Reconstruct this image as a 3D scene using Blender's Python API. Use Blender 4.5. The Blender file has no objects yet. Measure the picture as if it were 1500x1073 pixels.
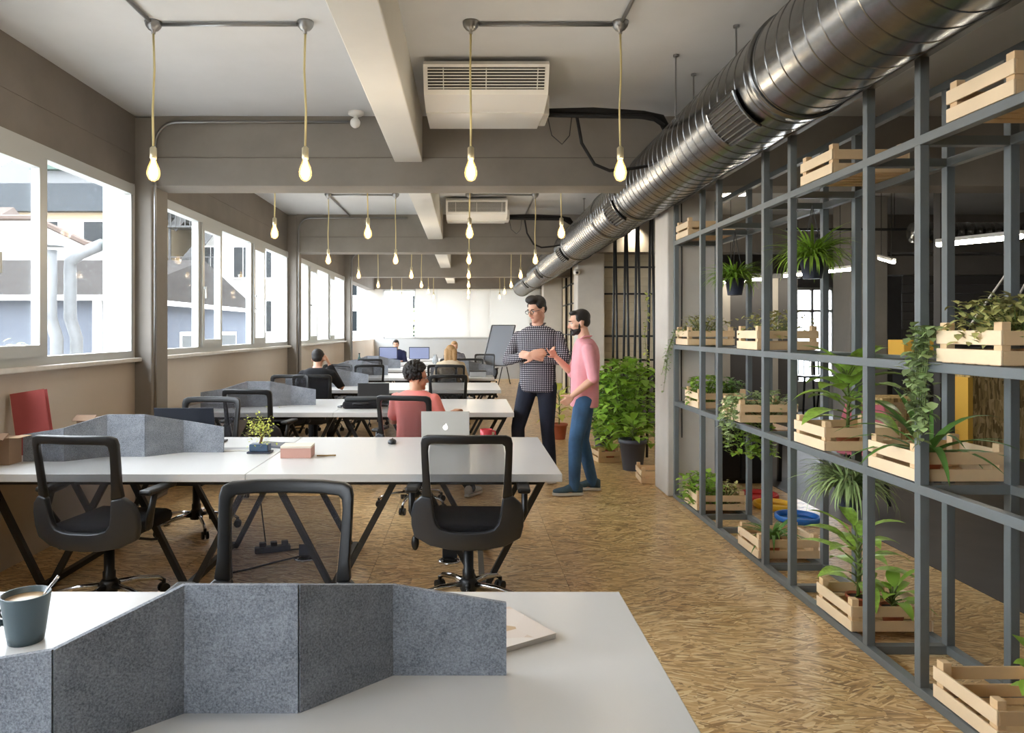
import bpy, bmesh, math, random
from mathutils import Vector, Matrix, Euler
random.seed(7)
R = math.radians
SC = bpy.context.scene
COL = SC.collection

# ------------------------------------------------------------------ camera, world, exposure
F = 1050.0                       # focal length in pixels of the 1500 px wide frame
CAMZ = 1.54
cam_d = bpy.data.cameras.new('camera'); cam_d.sensor_width = 36.0; cam_d.lens = F / 1500 * 36
cam_d.shift_x = (750 - 685) / 1500; cam_d.shift_y = (484 - 536.5) / 1500
cam_d.clip_start = 0.05; cam_d.clip_end = 400
cam = bpy.data.objects.new('camera', cam_d); COL.objects.link(cam)
cam.location = (0, 0, CAMZ); cam.rotation_euler = (R(90), 0, 0)
SC.camera = cam

world = bpy.data.worlds.new('overcast_sky'); SC.world = world; world.use_nodes = True
bg = world.node_tree.nodes['Background']
bg.inputs['Color'].default_value = (0.86, 0.93, 1.0, 1)
SKY = 5.8
bg.inputs['Strength'].default_value = SKY

SC.view_settings.view_transform = 'Standard'; SC.view_settings.look = 'None'
SC.view_settings.gamma = 1.0; SC.view_settings.use_curve_mapping = False
SC.view_settings.exposure = 1.36
SC.cycles.use_denoising = True
SC.cycles.max_bounces = 10; SC.cycles.diffuse_bounces = 6; SC.cycles.glossy_bounces = 4
SC.cycles.transparent_max_bounces = 16; SC.cycles.transmission_bounces = 6
SC.cycles.sample_clamp_indirect = 6.0
SC.cycles.caustics_reflective = False; SC.cycles.caustics_refractive = False

BULB_W = 2.8                     # watts of each filament bulb

# ------------------------------------------------------------------ helpers
def at(px, py, Y):
    """the point at distance Y seen at picture position (px, py)"""
    return Vector(((px - 685) * Y / F, Y, CAMZ - (py - 484) * Y / F))

def lin(c):
    def f(v):
        v /= 255.0
        return v / 12.92 if v <= 0.04045 else ((v + 0.055) / 1.055) ** 2.4
    return (f(c[0]), f(c[1]), f(c[2]), 1.0)

class NT:
    def __init__(self, name):
        self.m = bpy.data.materials.new(name); self.m.use_nodes = True
        self.t = self.m.node_tree; self.n = self.t.nodes
        self.b = self.n['Principled BSDF']; self.out = self.n['Material Output']
    def add(self, typ, **kw):
        nd = self.n.new(typ)
        for k, v in kw.items(): setattr(nd, k, v)
        return nd
    def link(self, a, b): self.t.links.new(a, b)

def mat(name, col, rough=0.5, metal=0.0, var=0.0, scale=6.0, bump=0.0, stretch=(1, 1, 1), spec=0.5, island=False, trans=0.0):
    N = NT(name); b = N.b
    c = lin(col); b.inputs['Base Color'].default_value = c
    b.inputs['Roughness'].default_value = rough; b.inputs['Metallic'].default_value = metal
    b.inputs['Specular IOR Level'].default_value = spec
    if var or bump:
        tc = N.add('ShaderNodeTexCoord'); mp = N.add('ShaderNodeMapping'); mp.inputs['Scale'].default_value = stretch
        N.link(tc.outputs['Object'], mp.inputs['Vector'])
        nz = N.add('ShaderNodeTexNoise'); nz.inputs['Scale'].default_value = scale; nz.inputs['Detail'].default_value = 6
        nz.inputs['Roughness'].default_value = 0.62
        N.link(mp.outputs['Vector'], nz.inputs['Vector'])
    if var or island:
        hs = N.add('ShaderNodeHueSaturation'); hs.inputs['Color'].default_value = c
        mr = N.add('ShaderNodeMapRange'); mr.inputs['From Min'].default_value = 0.3 if not island else 0.0
        mr.inputs['From Max'].default_value = 0.7 if not island else 1.0
        v = var or 0.3
        mr.inputs['To Min'].default_value = 1 - v; mr.inputs['To Max'].default_value = 1 + v
        if island:
            g = N.add('ShaderNodeNewGeometry'); N.link(g.outputs['Random Per Island'], mr.inputs['Value'])
        else:
            N.link(nz.outputs['Fac'], mr.inputs['Value'])
        N.link(mr.outputs['Result'], hs.inputs['Value']); N.link(hs.outputs['Color'], b.inputs['Base Color'])
    if bump:
        bp = N.add('ShaderNodeBump'); bp.inputs['Strength'].default_value = bump; bp.inputs['Distance'].default_value = 0.02
        N.link(nz.outputs['Fac'], bp.inputs['Height']); N.link(bp.outputs['Normal'], b.inputs['Normal'])
    if trans:
        tr = N.add('ShaderNodeBsdfTranslucent'); mx = N.add('ShaderNodeMixShader'); mx.inputs['Fac'].default_value = trans
        if var or island: N.link(hs.outputs['Color'], tr.inputs['Color'])
        else: tr.inputs['Color'].default_value = c
        N.link(b.outputs[0], mx.inputs[1]); N.link(tr.outputs[0], mx.inputs[2]); N.link(mx.outputs[0], N.out.inputs['Surface'])
    return N.m

def mat_emit(name, col, strength):
    N = NT(name); e = N.add('ShaderNodeEmission'); e.inputs['Color'].default_value = lin(col); e.inputs['Strength'].default_value = strength
    N.link(e.outputs[0], N.out.inputs['Surface']); return N.m

def mat_see(name, col, alpha, rough=0.5, tint=(255, 255, 255)):
    """see-through sheet: part of the light passes straight through"""
    N = NT(name); b = N.b; b.inputs['Base Color'].default_value = lin(col); b.inputs['Roughness'].default_value = rough
    t = N.add('ShaderNodeBsdfTransparent'); t.inputs['Color'].default_value = lin(tint)
    mx = N.add('ShaderNodeMixShader'); mx.inputs['Fac'].default_value = alpha
    N.link(t.outputs[0], mx.inputs[1]); N.link(b.outputs[0], mx.inputs[2]); N.link(mx.outputs[0], N.out.inputs['Surface'])
    return N.m

def mat_osb(name, cols, stretch=(7, 60, 7), cell=7.0, turn=0.7, rough=0.45):
    N = NT(name); b = N.b
    tc = N.add('ShaderNodeTexCoord'); oi = N.add('ShaderNodeObjectInfo')
    sc = N.add('ShaderNodeVectorMath', operation='SCALE'); sc.inputs[0].default_value = (37, 23, 11); N.link(oi.outputs['Random'], sc.inputs['Scale'])
    ad = N.add('ShaderNodeVectorMath', operation='ADD'); N.link(tc.outputs['Object'], ad.inputs[0]); N.link(sc.outputs[0], ad.inputs[1])
    def layer(cellscale, turnv, off):
        mp0 = N.add('ShaderNodeMapping'); mp0.inputs['Location'].default_value = (off, off * .7, 0); N.link(ad.outputs[0], mp0.inputs['Vector'])
        v1 = N.add('ShaderNodeTexVoronoi'); v1.inputs['Scale'].default_value = cellscale; N.link(mp0.outputs[0], v1.inputs['Vector'])
        sp = N.add('ShaderNodeSeparateColor'); N.link(v1.outputs['Color'], sp.inputs['Color'])
        mr = N.add('ShaderNodeMapRange'); mr.inputs['To Min'].default_value = -turnv; mr.inputs['To Max'].default_value = turnv
        N.link(sp.outputs[0], mr.inputs['Value'])
        vr = N.add('ShaderNodeVectorRotate', rotation_type='Z_AXIS'); N.link(mp0.outputs[0], vr.inputs['Vector']); N.link(mr.outputs[0], vr.inputs['Angle'])
        mp = N.add('ShaderNodeMapping'); mp.inputs['Scale'].default_value = stretch; N.link(vr.outputs[0], mp.inputs['Vector'])
        v2 = N.add('ShaderNodeTexVoronoi'); v2.inputs['Scale'].default_value = 1.0; N.link(mp.outputs[0], v2.inputs['Vector'])
        s2 = N.add('ShaderNodeSeparateColor'); N.link(v2.outputs['Color'], s2.inputs['Color'])
        return s2
    a, c = layer(cell, turn, 0), layer(cell * .6, turn * 1.2, 3.3)
    mx = N.add('ShaderNodeMath', operation='MULTIPLY'); 
    m2 = N.add('ShaderNodeMath', operation='GREATER_THAN'); N.link(c.outputs[1], m2.inputs[0]); m2.inputs[1].default_value = 0.55
    mixv = N.add('ShaderNodeMix'); N.link(m2.outputs[0], mixv.inputs['Factor']); N.link(a.outputs[0], mixv.inputs['A']); N.link(c.outputs[0], mixv.inputs['B'])
    nz = N.add('ShaderNodeTexNoise'); nz.inputs['Scale'].default_value = 0.9; nz.inputs['Detail'].default_value = 3; N.link(ad.outputs[0], nz.inputs['Vector'])
    sb = N.add('ShaderNodeMath', operation='MULTIPLY_ADD'); N.link(nz.outputs['Fac'], sb.inputs[0]); sb.inputs[1].default_value = 0.55; sb.inputs[2].default_value = -0.27
    sm = N.add('ShaderNodeMath', operation='ADD'); N.link(mixv.outputs['Result'], sm.inputs[0]); N.link(sb.outputs[0], sm.inputs[1])
    cr = N.add('ShaderNodeValToRGB'); el = cr.color_ramp.elements
    el[0].position = 0.0; el[0].color = lin(cols[0]); el[1].position = 1.0; el[1].color = lin(cols[-1])
    for i, cc in enumerate(cols[1:-1]):
        e = el.new((i + 1) / (len(cols) - 1)); e.color = lin(cc)
    N.link(sm.outputs[0], cr.inputs['Fac']); N.link(cr.outputs['Color'], b.inputs['Base Color'])
    bp = N.add('ShaderNodeBump'); bp.inputs['Strength'].default_value = 0.25; bp.inputs['Distance'].default_value = 0.004
    N.link(mixv.outputs['Result'], bp.inputs['Height']); N.link(bp.outputs['Normal'], b.inputs['Normal'])
    b.inputs['Roughness'].default_value = rough
    return N.m

def mat_felt(name, dark, light):
    N = NT(name); b = N.b; tc = N.add('ShaderNodeTexCoord')
    n1 = N.add('ShaderNodeTexNoise'); n1.inputs['Scale'].default_value = 230; n1.inputs['Detail'].default_value = 4; n1.inputs['Roughness'].default_value = .8
    n2 = N.add('ShaderNodeTexNoise'); n2.inputs['Scale'].default_value = 14; n2.inputs['Detail'].default_value = 4
    N.link(tc.outputs['Object'], n1.inputs['Vector']); N.link(tc.outputs['Object'], n2.inputs['Vector'])
    ma = N.add('ShaderNodeMath', operation='MULTIPLY_ADD'); N.link(n2.outputs['Fac'], ma.inputs[0]); ma.inputs[1].default_value = .28
    N.link(n1.outputs['Fac'], ma.inputs[2])
    cr = N.add('ShaderNodeValToRGB'); cr.color_ramp.elements[0].position = .40; cr.color_ramp.elements[0].color = lin(dark)
    cr.color_ramp.elements[1].position = .88; cr.color_ramp.elements[1].color = lin(light)
    N.link(ma.outputs[0], cr.inputs['Fac']); N.link(cr.outputs['Color'], b.inputs['Base Color'])
    b.inputs['Roughness'].default_value = 1.0; b.inputs['Specular IOR Level'].default_value = .1
    bp = N.add('ShaderNodeBump'); bp.inputs['Strength'].default_value = .3; bp.inputs['Distance'].default_value = .003
    N.link(n1.outputs['Fac'], bp.inputs['Height']); N.link(bp.outputs['Normal'], b.inputs['Normal'])
    return N.m

def mat_plaid(name):
    N = NT(name); b = N.b; tc = N.add('ShaderNodeTexCoord'); sp = N.add('ShaderNodeSeparateXYZ'); N.link(tc.outputs['Object'], sp.inputs[0])
    def stripe(sock, freq, w):
        m = N.add('ShaderNodeMath', operation='MULTIPLY'); N.link(sock, m.inputs[0]); m.inputs[1].default_value = freq
        f = N.add('ShaderNodeMath', operation='FRACT'); N.link(m.outputs[0], f.inputs[0])
        g = N.add('ShaderNodeMath', operation='LESS_THAN'); N.link(f.outputs[0], g.inputs[0]); g.inputs[1].default_value = w
        return g.outputs[0]
    a = stripe(sp.outputs[0], 52, .55); c = stripe(sp.outputs[2], 52, .55)
    ad = N.add('ShaderNodeMath', operation='ADD'); N.link(a, ad.inputs[0]); N.link(c, ad.inputs[1])
    dv = N.add('ShaderNodeMath', operation='MULTIPLY'); N.link(ad.outputs[0], dv.inputs[0]); dv.inputs[1].default_value = .5
    cr = N.add('ShaderNodeValToRGB'); el = cr.color_ramp.elements
    el[0].color = lin((196, 194, 200)); el[1].color = lin((30, 28, 36)); e = el.new(.5); e.color = lin((80, 78, 88))
    N.link(dv.outputs[0], cr.inputs['Fac']); N.link(cr.outputs['Color'], b.inputs['Base Color']); b.inputs['Roughness'].default_value = .9
    return N.m

class MB:
    """collects geometry; build() links it as one mesh object"""
    def __init__(self): self.v = []; self.f = []
    def quad(self, a, b, c, d):
        n = len(self.v); self.v += [Vector(a), Vector(b), Vector(c), Vector(d)]; self.f.append((n, n + 1, n + 2, n + 3)); return self
    def box(self, lo, hi, rot=None, bev=0.0):
        x0, y0, z0 = lo; x1, y1, z1 = hi
        n = len(self.v)
        if bev <= 0:
            p = [(x0, y0, z0), (x1, y0, z0), (x1, y1, z0), (x0, y1, z0), (x0, y0, z1), (x1, y0, z1), (x1, y1, z1), (x0, y1, z1)]
            self.v += [Vector(q) for q in p]
            self.f += [tuple(n + i for i in q) for q in ((3, 2, 1, 0), (4, 5, 6, 7), (0, 1, 5, 4), (1, 2, 6, 5), (2, 3, 7, 6), (3, 0, 4, 7))]
        else:
            bm = bmesh.new(); bmesh.ops.create_cube(bm, size=1)
            bmesh.ops.scale(bm, vec=(x1 - x0, y1 - y0, z1 - z0), verts=bm.verts)
            bmesh.ops.translate(bm, vec=((x0 + x1) / 2, (y0 + y1) / 2, (z0 + z1) / 2), verts=bm.verts)
            bmesh.ops.bevel(bm, geom=list(bm.edges), offset=bev, segments=2, affect='EDGES', profile=.5)
            bm.verts.index_update()
            for vv in bm.verts: self.v.append(vv.co.copy())
            for ff in bm.faces: self.f.append(tuple(n + vv.index for vv in ff.verts))
            bm.free()
        if rot is not None:
            for i in range(n, len(self.v)): self.v[i] = rot @ self.v[i]
        return self
    def bar(self, a, b, w, h=None, up=(0, 0, 1)):
        """rectangular bar from a to b"""
        a = Vector(a); b = Vector(b); h = h or w; d = (b - a).normalized(); u = Vector(up)
        if abs(d.dot(u)) > .98: u = Vector((0, 1, 0))
        s = d.cross(u).normalized(); u = s.cross(d)
        n = len(self.v)
        for p in (a, b):
            for (i, j) in ((-1, -1), (1, -1), (1, 1), (-1, 1)): self.v.append(p + s * (i * w / 2) + u * (j * h / 2))
        self.f += [tuple(n + i for i in q) for q in ((0, 1, 2, 3), (7, 6, 5, 4), (0, 4, 5, 1), (1, 5, 6, 2), (2, 6, 7, 3), (3, 7, 4, 0))]
        return self
    def tube(self, pts, r, n=8, closed=False, caps=True):
        """round (or elliptical) tube along pts; r is a number, a list, or a list of (a, b)"""
        pts = [Vector(p) for p in pts]; m = len(pts); base = len(self.v)
        rs = r if isinstance(r, (list, tuple)) else [r] * m
        prev = None
        for i, p in enumerate(pts):
            if closed: d = pts[(i + 1) % m] - pts[i - 1]
            else: d = pts[min(i + 1, m - 1)] - pts[max(i - 1, 0)]
            d = d.normalized() if d.length > 1e-9 else Vector((0, 0, 1))
            if prev is None:
                u = Vector((1, 0, 0)) if abs(d.x) < .8 else Vector((0, 0, 1))
            else: u = prev
            u = (u - d * u.dot(d)).normalized(); w = d.cross(u); prev = u
            ra, rb = rs[i] if isinstance(rs[i], (list, tuple)) else (rs[i], rs[i])
            for k in range(n):
                t = 2 * math.pi * k / n; self.v.append(p + u * (ra * math.cos(t)) + w * (rb * math.sin(t)))
        for i in range(m if closed else m - 1):
            j = (i + 1) % m
            for k in range(n):
                k2 = (k + 1) % n; self.f.append((base + i * n + k, base + i * n + k2, base + j * n + k2, base + j * n + k))
        if caps and not closed:
            self.f.append(tuple(base + k for k in reversed(range(n)))); self.f.append(tuple(base + (m - 1) * n + k for k in range(n)))
        return self
    def lathe(self, prof, n=16, c=(0, 0, 0), axis='Z', caps=True):
        """profile of (radius, height) about an axis through c"""
        c = Vector(c); base = len(self.v); m = len(prof)
        for (r, h) in prof:
            for k in range(n):
                t = 2 * math.pi * k / n; a, b = r * math.cos(t), r * math.sin(t)
                self.v.append(c + (Vector((a, b, h)) if axis == 'Z' else Vector((a, h, -b)) if axis == 'Y' else Vector((h, a, b))))
        for i in range(m - 1):
            for k in range(n):
                k2 = (k + 1) % n; self.f.append((base + i * n + k, base + i * n + k2, base + (i + 1) * n + k2, base + (i + 1) * n + k))
        if caps:
            self.f.append(tuple(base + k for k in reversed(range(n)))); self.f.append(tuple(base + (m - 1) * n + k for k in range(n)))
        return self
    def ell(self, c, r, rot=None, n=14, m=9):
        """ellipsoid"""
        c = Vector(c); base = len(self.v); rot = rot or Matrix.Identity(3)
        for i in range(m + 1):
            ph = -math.pi / 2 + math.pi * (i + .0) / m
            ph = max(min(ph, math.pi / 2 - .05), -math.pi / 2 + .05)
            for k in range(n):
                t = 2 * math.pi * k / n
                self.v.append(c + rot @ Vector((r[0] * math.cos(ph) * math.cos(t), r[1] * math.cos(ph) * math.sin(t), r[2] * math.sin(ph))))
        for i in range(m):
            for k in range(n):
                k2 = (k + 1) % n; self.f.append((base + i * n + k, base + i * n + k2, base + (i + 1) * n + k2, base + (i + 1) * n + k))
        self.f.append(tuple(base + k for k in reversed(range(n)))); self.f.append(tuple(base + m * n + k for k in range(n)))
        return self
    def prism(self, poly, a, b, axis='Z'):
        """polygon of 2D points extruded from a to b along an axis"""
        n = len(self.v); m = len(poly)
        for h in (a, b):
            for (p, q) in poly:
                self.v.append(Vector((p, q, h)) if axis == 'Z' else Vector((p, h, q)) if axis == 'Y' else Vector((h, p, q)))
        self.f.append(tuple(n + i for i in reversed(range(m)))); self.f.append(tuple(n + m + i for i in range(m)))
        for i in range(m): j = (i + 1) % m; self.f.append((n + i, n + j, n + m + j, n + m + i))
        return self
    def leaf(self, base, az, elev, L, W, droop=.6, seg=5, fold=.25, shape=0):
        """a leaf blade that leaves base at an angle and droops"""
        p = Vector(base); e = elev; d0 = Vector((math.cos(az), math.sin(az), 0)); s = Vector((-math.sin(az), math.cos(az), 0))
        n = len(self.v); st = L / seg
        for i in range(seg + 1):
            t = i / seg
            w = W * .5 * (math.sin(math.pi * min(1, t ** .75 * .97 + .03)) if shape == 0 else (1 - t ** 2.2) * (.55 + .45 * min(1, t * 5)))
            dirv = d0 * math.cos(e) + Vector((0, 0, 1)) * math.sin(e); up = s.cross(dirv) * -1
            lift = abs(w) * fold
            self.v += [p + s * w + up * lift, p.copy(), p - s * w + up * lift]
            p = p + dirv * st; e -= droop / seg
        for i in range(seg):
            a = n + i * 3; self.f += [(a, a + 1, a + 4, a + 3), (a + 1, a + 2, a + 5, a + 4)]
        return self
    def mesh(self, name, smooth=False):
        me = bpy.data.meshes.new(name); me.from_pydata([tuple(v) for v in self.v], [], self.f); me.update()
        if smooth: me.polygons.foreach_set('use_smooth', [True] * len(me.polygons))
        return me
    def build(self, name, m, parent=None, smooth=False, loc=None):
        me = self.mesh(name, smooth)
        if m: me.materials.append(m)
        return put(name, me, parent, loc)

def put(name, me, parent=None, loc=None, rotz=0):
    o = bpy.data.objects.new(name, me); COL.objects.link(o)
    if parent: o.parent = parent
    if loc is not None: o.location = loc
    if rotz: o.rotation_euler.z = rotz
    return o

def fixn(o):
    """outward normals"""
    bm = bmesh.new(); bm.from_mesh(o.data); bmesh.ops.recalc_face_normals(bm, faces=bm.faces); bm.to_mesh(o.data); bm.free(); return o

def tag(o, label=None, cat=None, group=None, kind=None):
    if label: o['label'] = label
    if cat: o['category'] = cat
    if group: o['group'] = group
    if kind: o['kind'] = kind
    return o

def thing(name, label, cat, loc=(0, 0, 0), rotz=0, group=None):
    o = bpy.data.objects.new(name, None); COL.objects.link(o); o.location = loc; o.rotation_euler = (0, 0, rotz); o.empty_display_size = .1
    return tag(o, label, cat, group)

def struct(name, label=None):
    o = bpy.data.objects.new(name, None); COL.objects.link(o); o['kind'] = 'structure'; o.empty_display_size = .1
    if label: o['label'] = label
    return o

def dup(root, loc, rotz, label, group=None):
    r = root.copy(); COL.objects.link(r); r.location = loc; r.rotation_euler = (0, 0, rotz); r['label'] = label
    if group: r['group'] = group
    for ch in root.children:
        c = ch.copy(); COL.objects.link(c); c.parent = r
        for g in ch.children:
            d = g.copy(); COL.objects.link(d); d.parent = c
    return r

ORD = ['first', 'second', 'third', 'fourth', 'fifth', 'sixth', 'seventh', 'eighth']

# ------------------------------------------------------------------ materials
m_ceil = mat('ceiling_plaster', (200, 202, 204), .9, var=.05, scale=1.2)
m_conc = mat('brown_grey_concrete', (137, 131, 124), .85, var=.10, scale=2.2, bump=.12)
m_concd = mat('wall_concrete', (118, 111, 103), .85, var=.10, scale=2.0, bump=.12)  # darker than the beams: backlight above the windows put into the colour
m_paint = mat('beige_wall_paint', (196, 184, 170), .8, var=.04, scale=1.5)
m_white = mat('white_paint', (226, 224, 218), .7, var=.03, scale=2)
m_col = mat('pale_column_plaster', (200, 195, 187), .8, var=.06, scale=3, bump=.08)
m_grey = mat('grey_wall_paint', (175, 178, 180), .8, var=.04, scale=2)
m_dark = mat('dark_grey_wall', (94, 90, 86), .8, var=.12, scale=2)
m_alu = mat('aluminium_frame', (190, 192, 190), .4, .3)
m_sill = mat('marble_sill', (216, 211, 202), .35, var=.08, scale=14)
m_glass = mat_see('window_glass', (235, 240, 240), .06, .03)
m_desk = mat('white_laminate', (208, 208, 207), .28, var=.01, scale=3)
m_deskedge = m_desk
m_leg = mat('dark_grey_steel', (58, 58, 58), .45, .6)
m_steel = mat('shelf_painted_steel', (110, 116, 118), .45, .1, var=.05, scale=9)
m_black = mat('black_plastic', (24, 25, 27), .42)
m_shell = mat('charcoal_plastic', (44, 47, 52), .38)
m_fabric = mat('black_fabric', (22, 22, 26), .95, var=.15, scale=60)
m_mesh = mat_see('black_chair_mesh', (38, 38, 44), .58, .9)
m_chrome = mat('chrome', (205, 205, 208), .15, 1.0)
m_galv = mat('galvanised_steel', (132, 134, 136), .25, 1.0, var=.12, scale=20, bump=.05)
m_conduit = mat('steel_conduit', (150, 150, 150), .35, .9)
m_cord = mat('pale_yellow_cord', (222, 206, 150), .8)
m_socket = mat('brass_socket', (200, 190, 160), .35, .6)
m_bulb = mat_emit('bulb_glow', (255, 214, 140), 9.0)
m_bulbshell = mat_see('bulb_glass', (255, 235, 190), .12, .05, (255, 246, 225))
m_bulboff = mat_see('unlit_bulb_glass', (235, 235, 235), .5, .1)
m_felt = mat_felt('grey_felt', (78, 82, 89), (178, 183, 192))
m_osb = mat_osb('floor_strand_board', [(136, 102, 62), (190, 150, 98), (212, 174, 118), (226, 192, 138), (242, 218, 172)], stretch=(11, 95, 11), cell=9.0, turn=.55, rough=.3)
m_osbv = mat_osb('strand_board_panel', [(130, 106, 66), (186, 158, 104), (208, 180, 124), (232, 210, 160)], stretch=(40, 40, 6))
m_pine = mat('raw_pine', (228, 196, 152), .7, var=.07, scale=5, stretch=(1, 1, 1))
m_pinelit = mat('lit_pine', (238, 214, 178), .7, var=.06, scale=5)  # window light on the crate sides put into a paler pine
m_concfl = mat('dark_polished_concrete', (72, 69, 68), .5, var=.18, scale=2.5)
m_acw = mat('ac_white_plastic', (232, 230, 225), .4)
m_slot = mat('dark_slot', (42, 40, 38), .7)
m_rubber = mat('black_pipe_insulation', (26, 26, 28), .8)
m_skin = mat('skin', (222, 172, 146), .5, var=.03, scale=10)
m_skin2 = mat('skin_tan', (206, 152, 122), .5, var=.03, scale=10)
m_hair = mat('dark_brown_hair', (30, 25, 23), .6, var=.3, scale=60, bump=.4)
m_hairb = mat('blond_hair', (176, 138, 92), .55, var=.25, scale=50, bump=.3)
m_pink = mat('pink_shirt_cotton', (230, 160, 168), .9, var=.06, scale=9, bump=.25)
m_coral = mat('coral_tshirt_cotton', (252, 146, 138), .9, var=.05, scale=9, bump=.2)
m_plaid = mat_plaid('gingham_cotton')
m_collar = mat('grey_collar_cloth', (86, 84, 92), .9)
m_jean = mat('blue_denim', (58, 92, 128), .9, var=.28, scale=5, bump=.2)
m_jeand = mat('dark_denim', (28, 34, 50), .9, var=.2, scale=6, bump=.2)
m_suit = mat('black_suit_cloth', (22, 23, 28), .9, var=.1, scale=9, bump=.15)
m_shoe = mat('teal_grey_trainer', (58, 82, 96), .7, var=.2, scale=20)
m_sole = mat('pale_shoe_sole', (205, 202, 194), .7)
m_eye = mat('eye_white', (235, 232, 228), .3)
m_iris = mat('dark_iris', (30, 22, 18), .3)
m_lip = mat('lips', (186, 112, 100), .5)
m_leafg = mat('mid_green_leaf', (150, 186, 74), .45, var=.45, island=True, trans=.25)
m_leafd = mat('dark_green_leaf', (98, 140, 66), .45, var=.45, island=True, trans=.2)
m_leafy = mat('yellow_green_leaf', (202, 208, 104), .5, var=.35, island=True, trans=.25)
m_leafv = mat('variegated_leaf', (158, 194, 84), .4, var=.45, scale=26, trans=.2)
m_leafs = mat('pinkish_succulent_leaf', (178, 176, 112), .5, var=.5, island=True, trans=.1)
m_leafi = mat('ivy_leaf', (158, 178, 122), .5, var=.5, island=True, trans=.15)
m_soil = mat('potting_soil', (52, 38, 28), .95, var=.3, scale=60)
m_terra = mat('terracotta', (170, 94, 66), .8, var=.1, scale=12)
m_pot = mat('slate_plastic_pot', (74, 78, 90), .5)
m_potb = mat('blue_black_pot', (44, 50, 66), .45)
m_stem = mat('green_stem', (96, 112, 52), .6)
m_led = mat_emit('led_tube_light', (255, 244, 222), 26.0)

# ------------------------------------------------------------------ the building shell
XL, XR, YF, YB, ZC = -2.98, 9.0, -4.6, 22.9, 3.46
PITCH = 5.44
WZ0, WZ1 = 1.30, 2.83          # window opening
BEAMY = [6.42 + PITCH * k for k in range(-2, 3)]

# floor: strand board panels up to X 3.03, dark concrete beyond
fl = struct('floor', 'strand board floor with dark concrete beyond the shelving')
MB().box((XL - .3, YF, -.12), (XR, YB, -.02)).build('subfloor', m_concfl, fl)
MB().box((3.035, YF, -.02), (XR, 16, 0)).build('concrete_screed', m_concfl, fl)
pw, pl = 1.22, 2.44
pan = {}
ix = 0
y0 = YF
xs = [-2.98, -1.83, -.61, .61, 1.83, 3.03]
for i in range(5):
    yy = YF - (i % 2) * 1.22
    while yy < YB:
        a, b = max(yy, YF), min(yy + pl, YB)
        if b - a > .05:
            key = (i, round(b - a, 3))
            if key not in pan:
                pan[key] = MB().box((0, 0, -.02), (xs[i + 1] - xs[i] - .003, b - a - .003, 0)).mesh('board')
                pan[key].materials.append(m_osb)
            put('board', pan[key], fl, (xs[i], a, 0))
        yy += pl

# ceiling slab and beams
ce = struct('ceiling', 'pale plaster ceiling with concrete beams')
MB().box((XL - .3, YF, ZC), (4.3, YB + .3, ZC + .25)).build('slab', m_ceil, ce)
MB().box((4.3, YF, ZC), (XR + .2, 14.15, ZC + .25)).build('slab', m_ceil, ce)
for yb in BEAMY:
    MB().box((-2.832, yb + .003, 2.836), (XR if yb < 14 else 4.3, yb + .347, ZC + .02), bev=.006).build('cross_beam', m_conc, ce)
prev = YF
for yb in BEAMY + [YB]:
    if yb - prev > .5:
        MB().box((-.655, prev, 3.05), (-.405, yb + .01, ZC + .02), bev=.008).build('long_beam', m_white, ce)
    prev = yb + .34

# left wall
wl = struct('wall_left', 'window wall with beige parapet and concrete lintel coloured darker for backlight')
MB().box((XL - .25, YF, -.1), (XL, YB, WZ0 - .03)).build('parapet', m_paint, wl)
MB().box((XL - .25, YF, WZ1), (XL, YB, ZC)).build('lintel', m_concd, wl)
for k, yb in enumerate(BEAMY):
    MB().box((XL - .25, yb - .07, WZ0 - .05), (XL, yb + .42, WZ1 + .02)).build('pier', m_white, wl)
    MB().box((XL - .01, yb, 0), (-2.83, yb + .35, ZC - .01), bev=.01).build('column', m_conc, wl)
# thin joint lines of the formwork on lintel and beams
for yb in BEAMY[1:4]:
    MB().box((-2.8, yb - .004, 3.085), (1.8, yb + .002, 3.091)).build('formwork_joint', m_concd, ce)
MB().box((XL - .002, YF, 3.10), (XL + .004, YB, 3.107)).build('formwork_joint', m_concd, wl)

# windows of the left wall
OFF = [.43, 1.50, 2.20, 3.42, 4.04, 5.37]
for k, yb in enumerate(BEAMY[:-1]):
    w = struct('window_%d' % (k + 1), 'aluminium framed window bay in the left wall')
    ys = [yb + o for o in OFF]
    ya, ye = yb + .42, yb + PITCH - .07
    fr = MB()
    x0, x1 = XL - .06, XL + .02
    fr.box((x0, ya, WZ0), (x1, ye, WZ0 + .06)); fr.box((x0, ya, WZ1 - .09), (x1 + .01, ye, WZ1))
    fr.build('frame', m_alu, w)
    for j, yy in enumerate(ys):
        MB().box((x0 + .005, yy - .035 if j else ya, WZ0 + .055), (x1 - .004, yy + .035 if j < 5 else ye, WZ1 - .085)).build('mullion', m_alu, w)
    for j in range(5):
        a, b = ys[j] + .035, ys[j + 1] - .035
        if j in (1, 3):
            s = MB(); xa, xb = XL - .02, XL + .04
            s.box((xa, a, WZ0 + .06), (xb, b, WZ0 + .14)); s.box((xa, a, WZ1 - .17), (xb, b, WZ1 - .09))
            s.box((xa, a, WZ0 + .14), (xb, a + .06, WZ1 - .17)); s.box((xa, b - .06, WZ0 + .14), (xb, b, WZ1 - .17))
            so = s.build('sash', m_alu, w)
            MB().box((xb, a + .015, 2.0), (xb + .03, a + .04, 2.03)).box((xb + .02, a + .015, 1.9), (xb + .035, a + .04, 2.03)).build('handle', m_alu, so)
        MB().box((XL - .035, a - .01, WZ0 + .05), (XL - .029, b + .01, WZ1 - .08)).build('pane', m_glass, w)
    MB().box((XL - .05, ya - .12, WZ0 - .035), (XL + .075, ye + .05, WZ0), bev=.008).build('sill', m_sill, w)
    MB().box((XL - .32, ya, WZ0 - .05), (XL - .05, ye, WZ0 - .01)).build('outer_sill', m_sill, w)

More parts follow.
